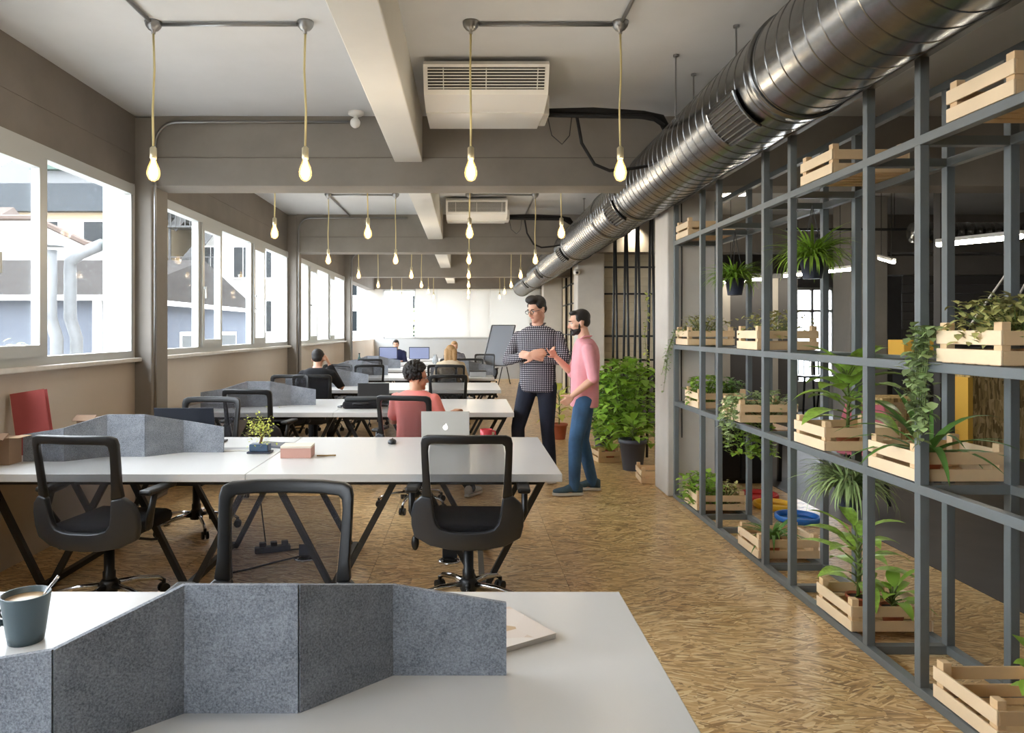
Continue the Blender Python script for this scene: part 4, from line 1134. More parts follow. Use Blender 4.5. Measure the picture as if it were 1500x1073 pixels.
# silver laptop
def laptop(name, x, y, rotz, w, d, m_lid, label, logo=True, ang=104):
    t = thing(name, label, 'laptop', (x, y, ZD), rotz)      # screen side faces +Y, lid back faces -Y
    MB().box((-w / 2, 0, 0), (w / 2, d, .014), bev=.004).build('base', m_lid, t)
    MB().box((-w / 2 + .02, .03, .0141), (w / 2 - .02, .12, .0155)).build('keyboard', m_black, t)
    rot = Matrix.Rotation(R(ang - 90), 3, 'X')
    lid = MB().box((-w / 2, -.006, 0), (w / 2, 0, d), rot=rot, bev=.0025).build('lid', m_lid, t, loc=(0, .004, .014))
    MB().box((-w / 2 + .01, .0002, .01), (w / 2 - .01, .0008, d - .01), rot=rot).build('screen', m_black, lid)
    if logo:
        lg = MB().lathe([(.016, -.0072), (.016, -.0062)], 16, (0, 0, 0), 'Y')
        for v_ in lg.v: v_.z = v_.z * 1.1 + d * .5; 
        lg.ell((.004, -.0066, d * .5 + .021), (.003, .0006, .007))
        for i, v_ in enumerate(lg.v): lg.v[i] = rot @ v_
        lg.build('logo', mat_emit('lit_logo', (255, 255, 250), 1.6), lid)
    return t
m_silver = mat('silver_aluminium', (206, 204, 198), .4, .35)
laptop('laptop', -.155, 5.02, R(1), .335, .235, m_silver, 'open silver laptop with glowing white logo on the second row desk')
laptop('laptop', -1.93, 4.93, R(2), .40, .27, mat('navy_black_lid', (36, 40, 50), .4), 'open black laptop behind the felt divider on the second row desk', False)
mug = thing('mug', 'short red mug beside the silver laptop', 'mug', (.136, 5.28, ZD))
m_red = mat('red_ceramic', (206, 58, 72), .35)
MB().lathe([(.038, 0), (.042, .008), (.045, .075), (.042, .075), (.038, .01), (.001, .008)], 20, caps=False).build('body', m_red, mug, True)
MB().tube([(.044, 0, .062), (.066, 0, .058), (.068, 0, .03), (.043, 0, .018)], .006, 8).build('handle', m_red, mug, True)
mo = thing('computer_mouse', 'dark grey computer mouse on the second row desk', 'mouse', (-.535, 5.08, ZD))
MB().ell((0, 0, .012), (.031, .052, .022)).build('body', m_shell, mo, True); MB().box((-.002, .015, .03), (.002, .035, .036)).build('wheel', m_black, mo)
pb = thing('gift_box', 'cream-topped pink box on the second row desk', 'box', (-1.08, 4.56, ZD), R(2))
MB().box((-.095, -.07, 0), (.095, .07, .062), bev=.002).build('body', mat('pink_card', (206, 160, 146), .7), pb)
MB().box((-.0955, -.0705, .062), (.0955, .0705, .076), bev=.002).build('lid', mat('cream_card', (232, 222, 204), .7), pb)
tag(MB().tube([(-.96, 4.56, ZD + .005), (-.84, 4.575, ZD + .005)], .0045, 8).build('pen', mat('ochre_pen', (150, 120, 70), .5)), 'thin ochre pen beside the pink box', 'pen')
bo_ = thing('bonsai', 'small yellow green bonsai in blue pot on the second row desk', 'plant', (-1.36, 4.70, ZD))
MB().box((-.075, -.05, 0), (.075, .05, .012), bev=.003).build('tray', m_potb, bo_); MB().box((-.062, -.04, .012), (.062, .04, .06), bev=.006).build('pot', mat('blue_glaze', (58, 82, 108), .3), bo_)
MB().tube([(0, 0, .055), (.012, 0, .10), (-.006, .004, .14), (.015, 0, .18)], [.010, .008, .006, .004], 7).build('trunk', mat('bark', (120, 92, 64), .9), bo_, True)
rb = random.Random(3); lm = MB()
for i in range(260):
    q = Vector((rb.gauss(0, .045), rb.gauss(0, .045), .16 + rb.gauss(0, .045))); lm.leaf(q, rb.uniform(0, 6.28), rb.uniform(-.5, 1), .022, .015, .6, 2)
stuffp(lm.build('foliage', m_leafy, bo_, True))
nb = thing('notebook', 'grey notebook lying open behind the bonsai', 'notebook', (-1.33, 4.98, ZD), R(-20))
MB().box((-.15, -.09, 0), (0, .09, .012), bev=.003).build('page_block', m_shell, nb); MB().box((0, -.09, 0), (.15, .09, .014), bev=.003).build('cover', mat('grey_card', (92, 96, 104), .6), nb)
kb = thing('keyboard', 'white flat keyboard at the end of the second row divider', 'keyboard', (-1.52, 4.80, ZD), R(4))
MB().box((-.14, -.05, 0), (.14, .05, .01), bev=.003).build('body', m_white, kb); MB().box((-.13, -.042, .01), (.13, .042, .0125)).build('keys', mat('grey_keys', (170, 172, 176), .6), kb)
m_redc = mat('red_binder_card', (176, 82, 80), .7, var=.04)
rbn = thing('ring_binder', 'red ring binder leaning on the wall at the left desk end', 'binder', (-2.80, 4.62, ZD), R(0))
rr = Matrix.Rotation(R(-10), 3, 'Y')
rr = Euler((R(-6), R(-9), R(14))).to_matrix()
MB().box((-.085, -.005, 0), (.115, .0, .41), rot=rr).build('front_cover', m_redc, rbn); MB().box((-.085, .055, 0), (.115, .06, .41), rot=rr).build('rear_cover', m_redc, rbn)
MB().box((-.088, -.005, 0), (-.084, .06, .41), rot=rr).build('spine', mat('cream_spine', (206, 190, 164), .7), rbn); MB().box((-.08, .0, .01), (.085, .05, .34), rot=rr).build('paper', mat('paper2', (226, 222, 212), .8), rbn)
m_card = mat('brown_cardboard', (150, 122, 98), .8, var=.05)
def cbox(x, y, w, d, h, label, rz=0):
    t = thing('cardboard_box', label, 'box', (x, y, ZD), rz)
    MB().box((-w / 2, -d / 2, 0), (w / 2, d / 2, h)).build('body', m_card, t)
    MB().bar((-w / 2, -d / 2 - .03, h + .012), (w / 2, -d / 2 - .03, h + .012), .005, .07, (0, 1, .5)).build('flap', m_card, t)
    MB().box((w / 2, -d / 2, h), (w / 2 + .06, d / 2, h + .004), rot=None).build('flap', mat('pale_cardboard', (206, 178, 148), .8), t)
    return t
cbox(-2.80, 4.32, .15, .12, .16, 'brown cardboard box in the desk corner under the red binder')
cbox(-2.62, 5.0, .14, .14, .19, 'brown cardboard box with raised flap beyond the felt divider')
bag = thing('laptop_bag', 'black soft laptop bag lying on the third row desk', 'bag', (-1.10, 7.45, ZD), R(4))
fixn(MB().box((-.19, -.13, 0), (.19, .13, .075), bev=.03).build('body', m_fabric, bag, True)); MB().box((-.17, -.11, .072), (.17, .11, .11), bev=.017).build('top_flap', mat('charcoal_bag', (48, 52, 54), .8), bag, True)
MB().tube([(-.08, -.13, .05), (-.07, -.17, .06), (.07, -.17, .06), (.08, -.13, .05)], .008, 8).build('handle', m_black, bag, True)
MB().tube([(-.2, .0, .02), (-.24, -.03, .015), (-.2, -.1, .02)], .010, 6).build('strap', m_black, bag)
laptop('laptop', -1.02, 7.75, R(183), .34, .22, m_shell, 'dark laptop beside the black bag on the third row desk', False, 100)
mo2 = thing('computer_mouse', 'black computer mouse on the fourth row desk', 'mouse', (-1.36, 9.95, ZD)); MB().ell((0, 0, .014), (.05, .035, .02)).build('body', m_black, mo2, True)
def monitor(x, y, rz, label, w=.5):
    t = thing('monitor', label, 'monitor', (x, y, ZD), rz)
    MB().box((-w / 2, -.012, .10), (w / 2, .012, .40), bev=.006).build('panel', m_black, t); MB().box((-w / 2 + .015, -.0135, .115), (w / 2 - .015, -.012, .385)).build('screen', mat('pale_blue_screen', (150, 160, 196), .3), t)
    MB().box((-.02, 0, .01), (.02, .02, .2)).build('neck', m_black, t); MB().box((-.1, -.07, 0), (.1, .08, .012), bev=.004).build('foot', m_black, t)
monitor(-1.18, 17.5, 0, 'pale blue monitor on the far seventh row desk')
monitor(-1.95, 17.6, R(10), 'dark edged monitor before the far man in navy', .45)
vs = thing('glass_vase', 'small round glass jar on the far seventh row desk', 'jar', (-.78, 17.3, ZD)); MB().lathe([(.06, 0), (.08, .06), (.07, .14), (.035, .2), (.045, .22), (.04, .22), (.03, .2), (.06, .13), (.07, .06), (.05, .01)], 14).build('body', mat_see('clear_glass', (190, 196, 200), .45, .05), vs, True)
bt = thing('bottle', 'dark teal bottle standing by the windows on a far desk', 'bottle', (-2.25, 14.9, ZD)); MB().lathe([(.04, 0), (.04, .2), (.015, .26), (.015, .31)], 14).build('body', mat('teal_bottle', (48, 84, 84), .3), bt, True); MB().lathe([(.018, .31), (.018, .335)], 12).build('cap', m_black, bt)
for (x, y, lab) in ((.18, 12.5, 'grey box on the fifth row desk end by the easel'), (.15, 14.9, 'grey box on the sixth row desk end by the easel')):
    b_ = thing('storage_box', lab, 'box', (x, y, ZD)); MB().box((-.14, -.1, 0), (.14, .1, .09), bev=.008).build('body', m_grey, b_); MB().box((-.145, -.105, .09), (.145, .105, .105), bev=.004).build('lid', m_shell, b_)

# easel with writing board near the end wall
ez = thing('flip_chart', 'tilted grey flip chart board on tripod near the end wall', 'easel', (.80, 20.0, 0), R(-8))
tilt = Euler((R(-12), 0, 0)).to_matrix()
shear = lambda v: Vector((v.x + .22 * (v.z - .9), v.y, v.z))
bb = MB().box((-.32, 0, .58), (.32, .02, 1.72), rot=tilt); bb.v = [shear(v) for v in bb.v]; bb.build('board', mat('glossy_grey_board', (150, 158, 170), .12), ez)
bf = MB()
for a, b in (((-.33, 0, .57), (.33, 0, .57)), ((-.33, 0, 1.73), (.33, 0, 1.73)), ((-.33, 0, .57), (-.33, 0, 1.73)), ((.33, 0, .57), (.33, 0, 1.73))):
    bf.bar(shear(tilt @ Vector(a)), shear(tilt @ Vector(b)), .025)
bf.build('rim', m_shell, ez)
for a, b in (((-.2, .2, .62), (-.38, .0, 0)), ((.2, .2, .75), (.05, .0, 0)), ((.15, .25, 1.1), (.33, .75, 0))): MB().tube([a, b], .014, 8).build('leg', m_black, ez)
MB().box((-.3, .06, .53), (.3, .13, .545)).build('pen_tray', m_grey, ez)

# floor boxes and cables
for (x, y, lab) in ((-.12, 4.80, 'open round floor socket under the second row desk beside the chair'), (-1.10, 4.85, 'open round floor socket under the second row desk seam')):
    t = thing('floor_socket', lab, 'socket', (x, y, 0)); MB().lathe([(.075, 0), (.075, .006), (.06, .008), (.058, .003)], 20, caps=False).lathe([(.06, .002), (.001, .002)], 18, caps=False).build('ring', m_chrome, t, True)
    MB().box((-.05, .03, .004), (.05, .04, .085), bev=.004).build('lid', m_shell, t); MB().box((-.035, -.03, .003), (.035, .02, .015)).build('insert', m_black, t)
tag(MB().tube([(-1.55, 4.5, .006), (-1.4, 4.62, .006), (-1.28, 4.75, .006), (-1.13, 4.86, .012)], .006, 6).build('power_cable', m_black), 'black power cable snaking to the floor socket', 'cable')
tag(MB().tube([(-1.5, 5.1, .64), (-1.47, 5.1, .3), (-1.42, 5.05, .02), (-1.3, 5.0, .006), (-1.15, 5.05, .006)], .005, 6).build('power_cable', m_black), 'thin cable dropping from the desk seam to the floor', 'cable')
ps = thing('power_strip', 'black power strip on the floor below the desk seam', 'power strip', (-1.36, 5.0, 0), R(20)); MB().box((-.12, -.03, 0), (.12, .03, .04), bev=.006).build('body', m_black, ps)
for k in range(3): MB().box((-.09 + k * .075, -.02, .04), (-.045 + k * .075, .02, .07), bev=.004).build('plug', m_shell, ps)
cb = thing('security_camera', 'small white dome camera on the second column', 'camera', (1.857, 12.05, 2.52)); MB().box((-.05, .0, -.04), (.0, .05, .04)).build('mount', m_acw, cb); MB().ell((-.03, -.03, 0), (.06, .06, .055)).build('dome', m_acw, cb, True); MB().ell((-.03, -.08, -.01), (.024, .012, .024)).build('lens', m_black, cb, True)

# ------------------------------------------------------------------ the neighbouring room behind the shelving
m_shut = mat('dark_shutter', (66, 64, 64), .6, var=.05, scale=3)
m_curt = mat('grey_panel', (150, 144, 136), .8, var=.05, scale=3)
wn = struct('wall_neighbour', 'dark end wall of the neighbouring room with glazed doors')
YN = 14.0
for a, b in ((4.3, 6.35), (7.55, XR)):
    MB().box((a, YN, 0), (b, YN + .15, ZC)).build('panel', m_dark, wn)
MB().box((6.35, YN, 2.38), (7.55, YN + .15, ZC)).build('panel', m_dark, wn)
dr = struct('door_1', 'glazed white terrace doors at the end of the neighbouring room')
for x in (6.35, 6.72, 7.12, 7.5): MB().box((x, YN + .02, 0), (x + .05, YN + .08, 2.38)).build('frame', m_white, dr)
for z in (0, 1.02, 1.90, 2.33): MB().box((6.35, YN + .02, z), (7.55, YN + .08, z + .05)).build('frame', m_white, dr)
MB().box((6.36, YN + .045, .02), (7.54, YN + .051, 2.36)).build('pane', m_glass, dr)
MB().box((6.37, YN + .03, .03), (7.53, YN + .07, .55)).build('kick_panel', m_white, dr)
tag(MB().box((4.4, YN + .15, -.15), (14, YN + 4, -.02)).build('terrace', m_concfl), 'dark paved terrace beyond the glazed doors', 'terrace', kind='structure')
tl = thing('track_light', 'black ceiling track with two spot heads in the neighbouring room', 'lamp', (4.7, 8.9, 2.78))
MB().box((-.75, -.015, 0), (.75, .015, .03)).build('rail', m_black, tl)
for x in (-.6, .6): MB().tube([(x, 0, .03), (x, 0, ZC - 2.78)], .004, 5).build('wire', m_black, tl)
for x in (-.35, .3): MB().tube([(x, 0, 0), (x, 0, -.05)], .01, 6).lathe([(.035, -.16), (.04, -.05)], 12, (x, -.01, 0)).build('spot_head', m_black, tl, True)
# terrace railing outside, stool silhouettes inside
rl = thing('terrace_railing', 'black metal railing beyond the glazed terrace doors', 'railing', (0, YN + 1.6, 0))
for k in range(14): MB().bar((6.6 + k * .12, 0, 0), (6.6 + k * .12, 0, .95), .018).build('baluster', m_black, rl)
MB().bar((6.5, 0, .97), (8.3, 0, .97), .04).build('handrail', m_black, rl)
for i, x in enumerate((6.0, 6.42)):
    st = thing('bar_stool', 'black metal bar stool before the terrace doors, %s' % ('left one' if i == 0 else 'right one'), 'stool', (x, 12.6, 0))
    MB().box((-.17, -.17, .72), (.17, .17, .75), bev=.01).build('seat', m_black, st)
    for a in (-1, 1):
        for b in (-1, 1): MB().bar((a * .14, b * .14, .72), (a * .2, b * .2, 0), .025).build('leg', m_black, st)
    MB().bar((-.17, .16, .75), (-.17, .18, 1.05), .02).bar((.17, .16, .75), (.17, .18, 1.05), .02).bar((-.17, .18, 1.05), (.17, .18, 1.05), .02, .05).build('backrest', m_black, st)
# dark partition with pale strips close behind the column
pt = struct('wall_cabinet_side', 'dark panelled partition close behind the shelving')
MB().box((3.25, 9.6, 0), (4.42, 9.75, 2.30)).build('panel', m_shut, pt)
for x in (3.31, 3.95): MB().box((x, 9.58, 0), (x + .20, 9.605, 2.25)).build('pale_panel', m_curt, pt)
MB().box((3.2, 9.57, 2.24), (4.45, 9.62, 2.30)).build('top_rail', m_black, pt)
cl2 = struct('trim_2', 'grey square columns of the neighbouring room')
MB().box((5.45, 10.2, 0), (5.98, 10.7, ZC - .004), bev=.012).build('column', mat('grey_column', (132, 128, 122), .85, var=.08, scale=3), cl2)
MB().box((4.55, 6.9, 0), (4.62, 7.0, ZC - .004)).build('pipe_post', m_shut, cl2)
sht = struct('door_2', 'dark roller shutter beside the grey column')
for k in range(18): MB().box((6.3, 10.38, .0 + k * .13), (8.95, 10.42, .125 + k * .13), bev=.008).build('slat', m_shut, sht)
MB().box((6.0, 10.3, 2.34), (8.98, 10.6, 2.62), bev=.01).build('shutter_box', m_dark, sht)
# linear lamps
def tube_lamp(a, b, label):
    a, b = Vector(a), Vector(b); c = (a + b) / 2
    t = thing('tube_lamp', label, 'lamp', c, 0, 'linear tube lamps in the neighbouring room'); a2, b2 = a - c, b - c
    MB().bar(a2 + Vector((0, 0, .03)), b2 + Vector((0, 0, .03)), .05, .03).build('housing', m_acw, t)
    MB().tube([a2, b2], .02, 8).build('tube', m_led, t)
    for f in (.15, .85): q = a2.lerp(b2, f); MB().tube([q + Vector((0, 0, .04)), (q.x, q.y, ZC - c.z)], .004, 5).build('wire', m_black, t)
tube_lamp(at(1374, 358, 6.0), at(1496, 346, 5.2), 'long lit tube lamp hanging nearest behind the shelving')
tube_lamp(at(1060, 413, 9.3), at(1130, 407, 9.1), 'lit tube lamp seen beyond the farther hanging fern')
tube_lamp(at(1148, 404, 9.2), at(1246, 394, 8.8), 'lit tube lamp seen beyond the nearer hanging fern')
tube_lamp(at(1288, 378, 8.8), at(1309, 384, 8.2), 'short lit tube lamp near the grey column')
tube_lamp(at(1058, 286, 8.6), at(1092, 284, 8.3), 'short lit tube lamp high behind the top shelf')
tube_lamp((6.6, 2.5, 2.6), (6.6, 4.2, 2.6), 'unseen tube lamp added to brighten the depth of the neighbouring room')  # out of view, added to light this dark room
d2 = thing('air_duct', 'thin second spiral duct deep in the neighbouring room', 'duct', (0, 0, 2.62))
prof = []; y = 0
while y < 4.2: prof += [(.11, y), (.11, y + .09), (.115, y + .095), (.115, y + .1)]; y += .1
o_ = fixn(MB().lathe(prof, 20, (0, 0, 0), 'X').build('pipe', m_galv, d2, True)); o_.location = (4.9, 7.9, 0)
for k in range(3): MB().tube([(5.2 + k * 1.3, 7.9, .1), (5.2 + k * 1.3, 7.9, ZC - 2.62)], .004, 5).build('hanger_rod', m_conduit, d2)
# bar counter, boxes and seating
ct = thing('bar_counter', 'strand board bar counter behind the near shelf bay', 'counter', (6.05, 8.6, 0))
for k in range(3): MB().box((k * .6 + .002, 0, 0), (k * .6 + .598, .03, .98)).build('front_panel', m_osbv, ct)
MB().box((-.05, -.04, .98), (1.9, .6, 1.02), bev=.004).build('worktop', m_osbv, ct)
m_yel = mat('yellow_paint', (238, 190, 84), .5)
MB().box((-.06, -.02, 0), (-.001, .58, .98)).build('end_panel', m_yel, ct)
for k in range(3):
    a = at(1420 + k * 40, 478 + k * 12, 8.5); b = at(1480 + k * 25, 392 + k * 18, 8.3)
    tag(MB().tube([a, b], .012, 8).build('white_rope', m_white), 'slanted white rope above the bar counter, %s from the left' % ORD[k], 'rope', 'slanted ropes above the bar')
dw = thing('drawer_box', 'strand board drawer unit with two dark hand holes', 'drawers', (5.15, 8.9, 0))
MB().box((0, 0, 0), (.55, .5, .70)).build('body', m_osbv, dw)
for z in (.38, .56):
    d_ = MB().box((.01, -.012, z - .07), (.28, .0, z + .09)).build('drawer', mat('pale_strand_board', (196, 172, 132), .6, var=.15, scale=30), dw); MB().box((.08, -.016, z + .03), (.16, -.0118, z + .05), bev=.002).build('hand_hole', m_black, d_)
yb_ = thing('yellow_bench', 'yellow topped box bench behind the eye-level shelf', 'bench', (3.62, 6.0, 1.25)); 
yb_.location = (5.5, 9.2, 0)
MB().box((.1, 0, 1.20), (.62, .35, 1.42), bev=.004).build('box', m_yel, yb_); MB().box((.15, .02, 0), (.2, .33, 1.2)).box((.52, .02, 0), (.57, .33, 1.2)).build('leg', m_black, yb_)
bc = thing('black_cabinet', 'low black cabinet standing behind the shelving by the column', 'cabinet', (2.44, 7.2, 0))
MB().box((0, 0, .04), (.60, .42, .82), bev=.006).build('body', m_black, bc); MB().box((.02, -.012, .06), (.295, -.001, .80), bev=.003).build('door', m_black, bc); MB().box((.305, -.012, .06), (.58, -.001, .80), bev=.003).build('door', m_black, bc)
MB().box((.03, .03, 0), (.57, .39, .04)).build('plinth', m_slot, bc)
tb = thing('low_table', 'pale low table beside the pink chair', 'table', (3.55, 7.6, 0)); MB().box((-.4, -.3, .50), (.4, .3, .53), bev=.004).build('top', mat('beech_top', (214, 180, 146), .5), tb)
for a in (-1, 1):
    for b in (-1, 1): MB().bar((a * .34, b * .24, .5), (a * .36, b * .26, 0), .035).build('leg', m_black, tb)
m_pinkp = mat('pink_plastic', (226, 128, 148), .5)
pc = thing('pink_chair', 'pink shell chair with dark legs behind the shelving', 'chair', (3.62, 6.55, 0), R(150))
fixn(MB().tube([(0, .22, .44), (0, 0, .42), (0, -.2, .46), (0, -.27, .62), (0, -.30, .84)], [(.20, .015), (.23, .02), (.23, .02), (.22, .018), (.16, .012)], 14).build('shell', m_pinkp, pc, True))
MB().ell((0, .0, .46), (.19, .19, .025)).build('cushion', mat('red_cushion', (176, 62, 60), .8), pc, True)
for a in (-1, 1):
    for b in (-1, 1): MB().bar((a * .14, b * .13, .43), (a * .2, b * .2, 0), .022).build('leg', m_black, pc)
for (px, py, c_, nm, rr_) in ((1168, 762, (40, 110, 190), 'blue', .175), (1132, 743, (240, 190, 50), 'yellow', .16), (1112, 729, (196, 54, 50), 'red', .17)):
    Y = CAMZ * F / (py - 484); g_ = at(px, py, Y)
    t = thing('floor_tray', 'round %s rimmed tray lying on the strand board floor' % nm, 'tray', (g_.x, g_.y, 0)); mm = mat(nm + '_enamel', c_, .35)
    MB().lathe([(rr_ * .9, 0), (rr_, .015), (rr_, .045), (rr_ * .94, .05), (rr_ * .88, .045), (rr_ * .86, .012)], 26, caps=False).build('rim', mm, t, True); MB().lathe([(rr_ * .9, .004), (.001, .004)], 24, caps=False).build('base', mm, t)
# far dark board and door frame at the end of the right hand partition
db = thing('notice_board', 'dark board in white frame on the end wall', 'board', (2.0, YB - .03, 1.4)); MB().box((0, 0, .0), (.44, .02, 1.25)).build('panel', m_shut, db)
for a, b in (((-.02, -.006, 0), (-.02, -.006, 1.27)), ((.46, -.006, 0), (.46, -.006, 1.27)), ((-.03, -.006, 1.27), (.47, -.006, 1.27))): MB().bar(a, b, .03).build('frame', m_white, db)
# warm spots on the pale brick wall
for i, x in enumerate((2.75, 3.6)):
    s_ = thing('spot_lamp', 'small black ceiling spot lighting the pale brick wall, %s' % ('left' if i == 0 else 'right'), 'lamp', (x, 11.75, ZC))
    MB().lathe([(.035, 0), (.035, -.12), (.045, -.13), (.045, -.2)], 12).build('housing', m_black, s_, True)
    MB().lathe([(.038, -.196), (.001, -.195)], 12, caps=False).build('lens', mat_emit('spot_lens', (255, 226, 170), 20), s_)
    ld = bpy.data.lights.new('spot_beam', 'SPOT'); ld.energy = 45; ld.color = (1, .86, .62); ld.spot_size = R(120); ld.spot_blend = 1.0; ld.shadow_soft_size = .05
    lo = bpy.data.objects.new('spot_beam', ld); COL.objects.link(lo); lo.parent = s_; lo.location = (0, .02, -.21); lo.rotation_euler = (R(28), 0, 0)

# ------------------------------------------------------------------ outside the windows
m_stuc = mat('white_stucco', (140, 138, 134), 1.0, spec=0.0, var=.05, scale=.8)
m_stucg = mat('grey_stucco', (80, 84, 92), 1.0, spec=0.0, var=.06, scale=.8)
m_roof = mat('grey_roof_sheet', (52, 50, 49), 1.0, spec=0.0, var=.12, scale=3, stretch=(1, .2, 1))
m_tile = mat('red_tile_roof', (96, 48, 42), 1.0, spec=0.0, var=.15, scale=6)
m_band = mat('slate_blue_cladding', (24, 32, 38), .7, var=.1, scale=.8)
m_win = mat('dark_window_glass', (22, 27, 30), .5, spec=.2)
m_yard = mat('pale_yard', (150, 148, 145), 1.0, spec=0.0, var=.06, scale=.5)
gd = tag(MB().box((-90, -40, -.6), (-3.3, 130, -.5)).build('ground_outside', m_yard), 'pale paved yard outside the windows', 'ground', kind='structure')
def roof_prism(mb, x0, x1, y0, y1, z, h): mb.prism([(x0 - .3, z), (x1 + .3, z), ((x0 + x1) / 2, z + h)], y0 - .3, y1 + .3, 'Y')
sd = thing('grey_shed', 'low grey shed with sheet roof outside the nearest window', 'shed', (-11.6, 16, -.5))
MB().box((-3.4, 0, 0), (3.4, 11, 2.75)).build('wall', m_stucg, sd)
MB().prism([(-.3, 2.75), (11.3, 2.75), (5.5, 4.15)], -3.8, 3.7, 'X').build('roof', m_roof, sd)
MB().box((-3.8, -.42, 2.70), (3.61, -.28, 2.82)).box((3.62, -.42, 2.70), (3.78, 11.3, 2.82)).build('gutter', m_white, sd)
MB().box((3.30, -.15, 0), (3.45, -.02, 2.7)).build('downpipe', m_white, sd)
for k in range(3): w_ = MB().box((3.38, 1.2 + k * 3.2, .9), (3.44, 2.9 + k * 3.2, 2.0)).build('window', m_white, sd); MB().box((3.43, 1.3 + k * 3.2, 1.0), (3.45, 2.8 + k * 3.2, 1.9)).build('pane', m_win, w_)
# silver flue pipes
m_flue = mat('dull_zinc', (104, 106, 108), .7, 0, var=.15, scale=6, spec=.2)
for i, (px, zt) in enumerate(((74, 2.55), (90, 2.3))):
    b = at(px, 484, 9.0)
    t = thing('flue_pipe', 'silver flue pipe outside the nearest window, %s' % ('left' if i == 0 else 'right, with bent hood'), 'pipe', (b.x, 9.0 + .2 * i, -.5))
    pts = [(.08, 0, 0), (.08, 0, 1.95), (0, 0, 2.2), (0, 0, zt + .5)]
    if i: pts += [(.0, 0, zt + .62), (.12, 0, zt + .72), (.42, 0, zt + .85)]
    MB().tube(pts, .075, 14).build('pipe', m_flue, t, True)
    if i: MB().lathe([(.09, 0), (.14, .03), (.14, .16), (.05, .2)], 14, (.45, 0, zt + .85), 'X').build('hood', mat('green_hood', (22, 46, 40), .5), t, True)
    else: MB().lathe([(.16, 0), (.02, .12)], 14, (0, 0, zt + .55)).build('cap', m_flue, t)
bh = bush(-6.3, 9.4, -.5, 'sparse olive green bush outside the nearest window', 420, (.8, .5, 2.0), .12, .06, m_leafy, 50, 'bush')
# house with slate band and dormer
hb = thing('banded_house', 'cream house with slate band and hipped roof across the yard', 'building', (-23, 38, -.5))
MB().box((-2.6, 0, 0), (6, 9, 8.3)).build('wall', mat('cream_stucco', (150, 134, 108), .9), hb)
MB().box((-3.2, -.5, 8.3), (6.6, 9, 9.75)).build('slate_band', m_band, hb)
MB().prism([(-3.2, 9.75), (6.6, 9.75), (2.6, 12.0), (1.2, 12.0)], -.5, 9, 'Y').build('roof', mat('pale_roof', (96, 97, 98), 1.0, spec=0.0), hb)
dm_ = MB().prism([(.3, 10.4), (3.1, 10.4), (1.7, 11.9)], -.9, 1.0, 'Y').build('dormer', mat('green_dormer', (36, 58, 50), .6), hb)
for k, x in enumerate((-.6, 2.6)): w_ = MB().box((x, -.06, 5.6), (x + 2.0, .02, 7.9)).build('window', m_white, hb); MB().box((x + .1, -.09, 5.7), (x + 1.9, -.05, 7.8)).build('pane', m_win, w_)
gh = thing('gabled_wall', 'white gabled wall with brown sloping coping before the banded house', 'wall', (-16.4, 28, -.5))
fixn(MB().prism([(-4.5, 0), (3.6, 0), (3.6, 4.9), (1.5, 5.4), (-.6, 6.4), (-4.5, 6.4)], 0, .4, 'Y').build('wall', m_stuc, gh))
MB().tube([(-4.5, 0, 6.45), (-.6, 0, 6.45), (1.5, 0, 5.45), (3.6, 0, 4.9)], .12, 6).build('coping', mat('brown_coping', (70, 56, 48), .8), gh)
rh = thing('red_house', 'red walled house with pale tiled roof at the far left', 'building', (-21.5, 27, -.5))
MB().box((-4, 0, 0), (2.2, 6, 2.8)).build('lower_wall', m_stuc, rh); MB().box((-4, .02, 2.8), (2.2, 6, 5.4)).build('upper_wall', m_tile, rh)
MB().prism([(-.4, 5.3), (6.4, 5.3), (3, 7.2)], -4.3, 2.5, 'X').build('roof', mat('pale_tiles', (86, 78, 74), 1.0, spec=0.0, var=.12, scale=5), rh)
w_ = MB().box((.3, -.05, 1.4), (1.2, .02, 2.5)).build('window', m_white, rh); MB().box((.4, -.08, 1.5), (1.1, -.04, 2.4)).build('pane', m_win, w_)
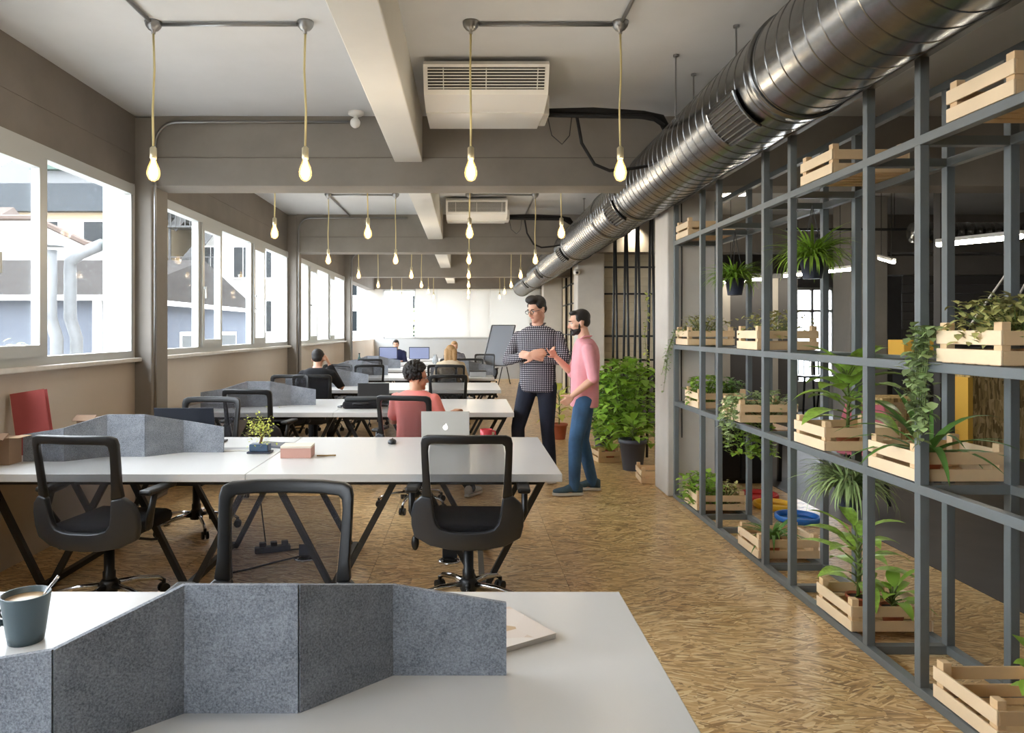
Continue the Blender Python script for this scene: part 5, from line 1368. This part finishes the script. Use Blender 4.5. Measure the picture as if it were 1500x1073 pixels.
# apartment blocks
def block(x, y, w, d, h, label, wm, cols_, floors, rail=True, z0=2.0):
    t = thing('apartment_block', label, 'building', (x, y, -.5))
    MB().box((0, 0, 0), (w, d, h)).build('wall', wm, t); MB().box((-.3, -.3, h), (w + .3, d, h + .35)).build('roof', m_roof, t)
    cw = w / cols_
    for f in range(floors):
        for c in range(cols_):
            zz = z0 + f * 3.0; xx = c * cw + cw * .22
            w_ = MB().box((xx - .08, -.10, zz - .08), (xx + cw * .56 + .08, .02, zz + 1.75)).build('window', m_white, t)
            MB().box((xx, -.13, zz), (xx + cw * .27, -.09, zz + 1.68)).build('pane', m_win, w_); MB().box((xx + cw * .29, -.13, zz), (xx + cw * .56, -.09, zz + 1.68)).build('pane', m_win, w_)
            yy = y + d * 0
    return t
block(-15.2, 40, 5.4, 10, 17, 'white apartment block with paired windows seen through the second window', m_stuc, 3, 5)
block(-22.7, 48, 7.0, 10, 20, 'cream apartment block behind the external stair', mat('cream_wall', (150, 142, 124), .9), 3, 6)
block(-15.5, 60, 9, 10, 20, 'white apartment block seen through the third window', m_stuc, 4, 6)
block(-9.0, 75, 16, 10, 15, 'pale street block seen through the bare end window', m_stuc, 6, 4, z0=1.0)
es = thing('fire_escape', 'dark external steel stair on the cream block', 'stair', (-16.25, 38.6, -.5))
for f in range(5):
    z = 2.4 + f * 2.6
    MB().box((0, 0, z), (2.6, 1, z + .1)).build('landing', m_leg, es); MB().bar((.2, .4, z), (2.4, .4, z + 2.6), .5, .08, (0, 1, 0)).build('flight', m_leg, es)
    for k in range(11): MB().bar((k * .26, 0, z), (k * .26, 0, z + 1.0), .05).build('baluster', m_leg, es)
    MB().bar((0, 0, z + 1.0), (2.6, 0, z + 1.0), .06).build('handrail', m_leg, es)
for x in (0, 2.6): MB().bar((x, .5, 0), (x, .5, 15), .12).build('upright', m_leg, es)
tr_ = bush(-1.3, 34, -.5, 'green street tree outside the bare end window', 700, (1.1, 1.0, 3.0), .35, .25, m_leafg, 60, 'street_tree', 1.2, cat='tree')
MB().tube([(0, 0, 0), (0, 0, 2.2)], .09, 8).build('trunk', mat('tree_bark', (110, 90, 70), .9), tr_)
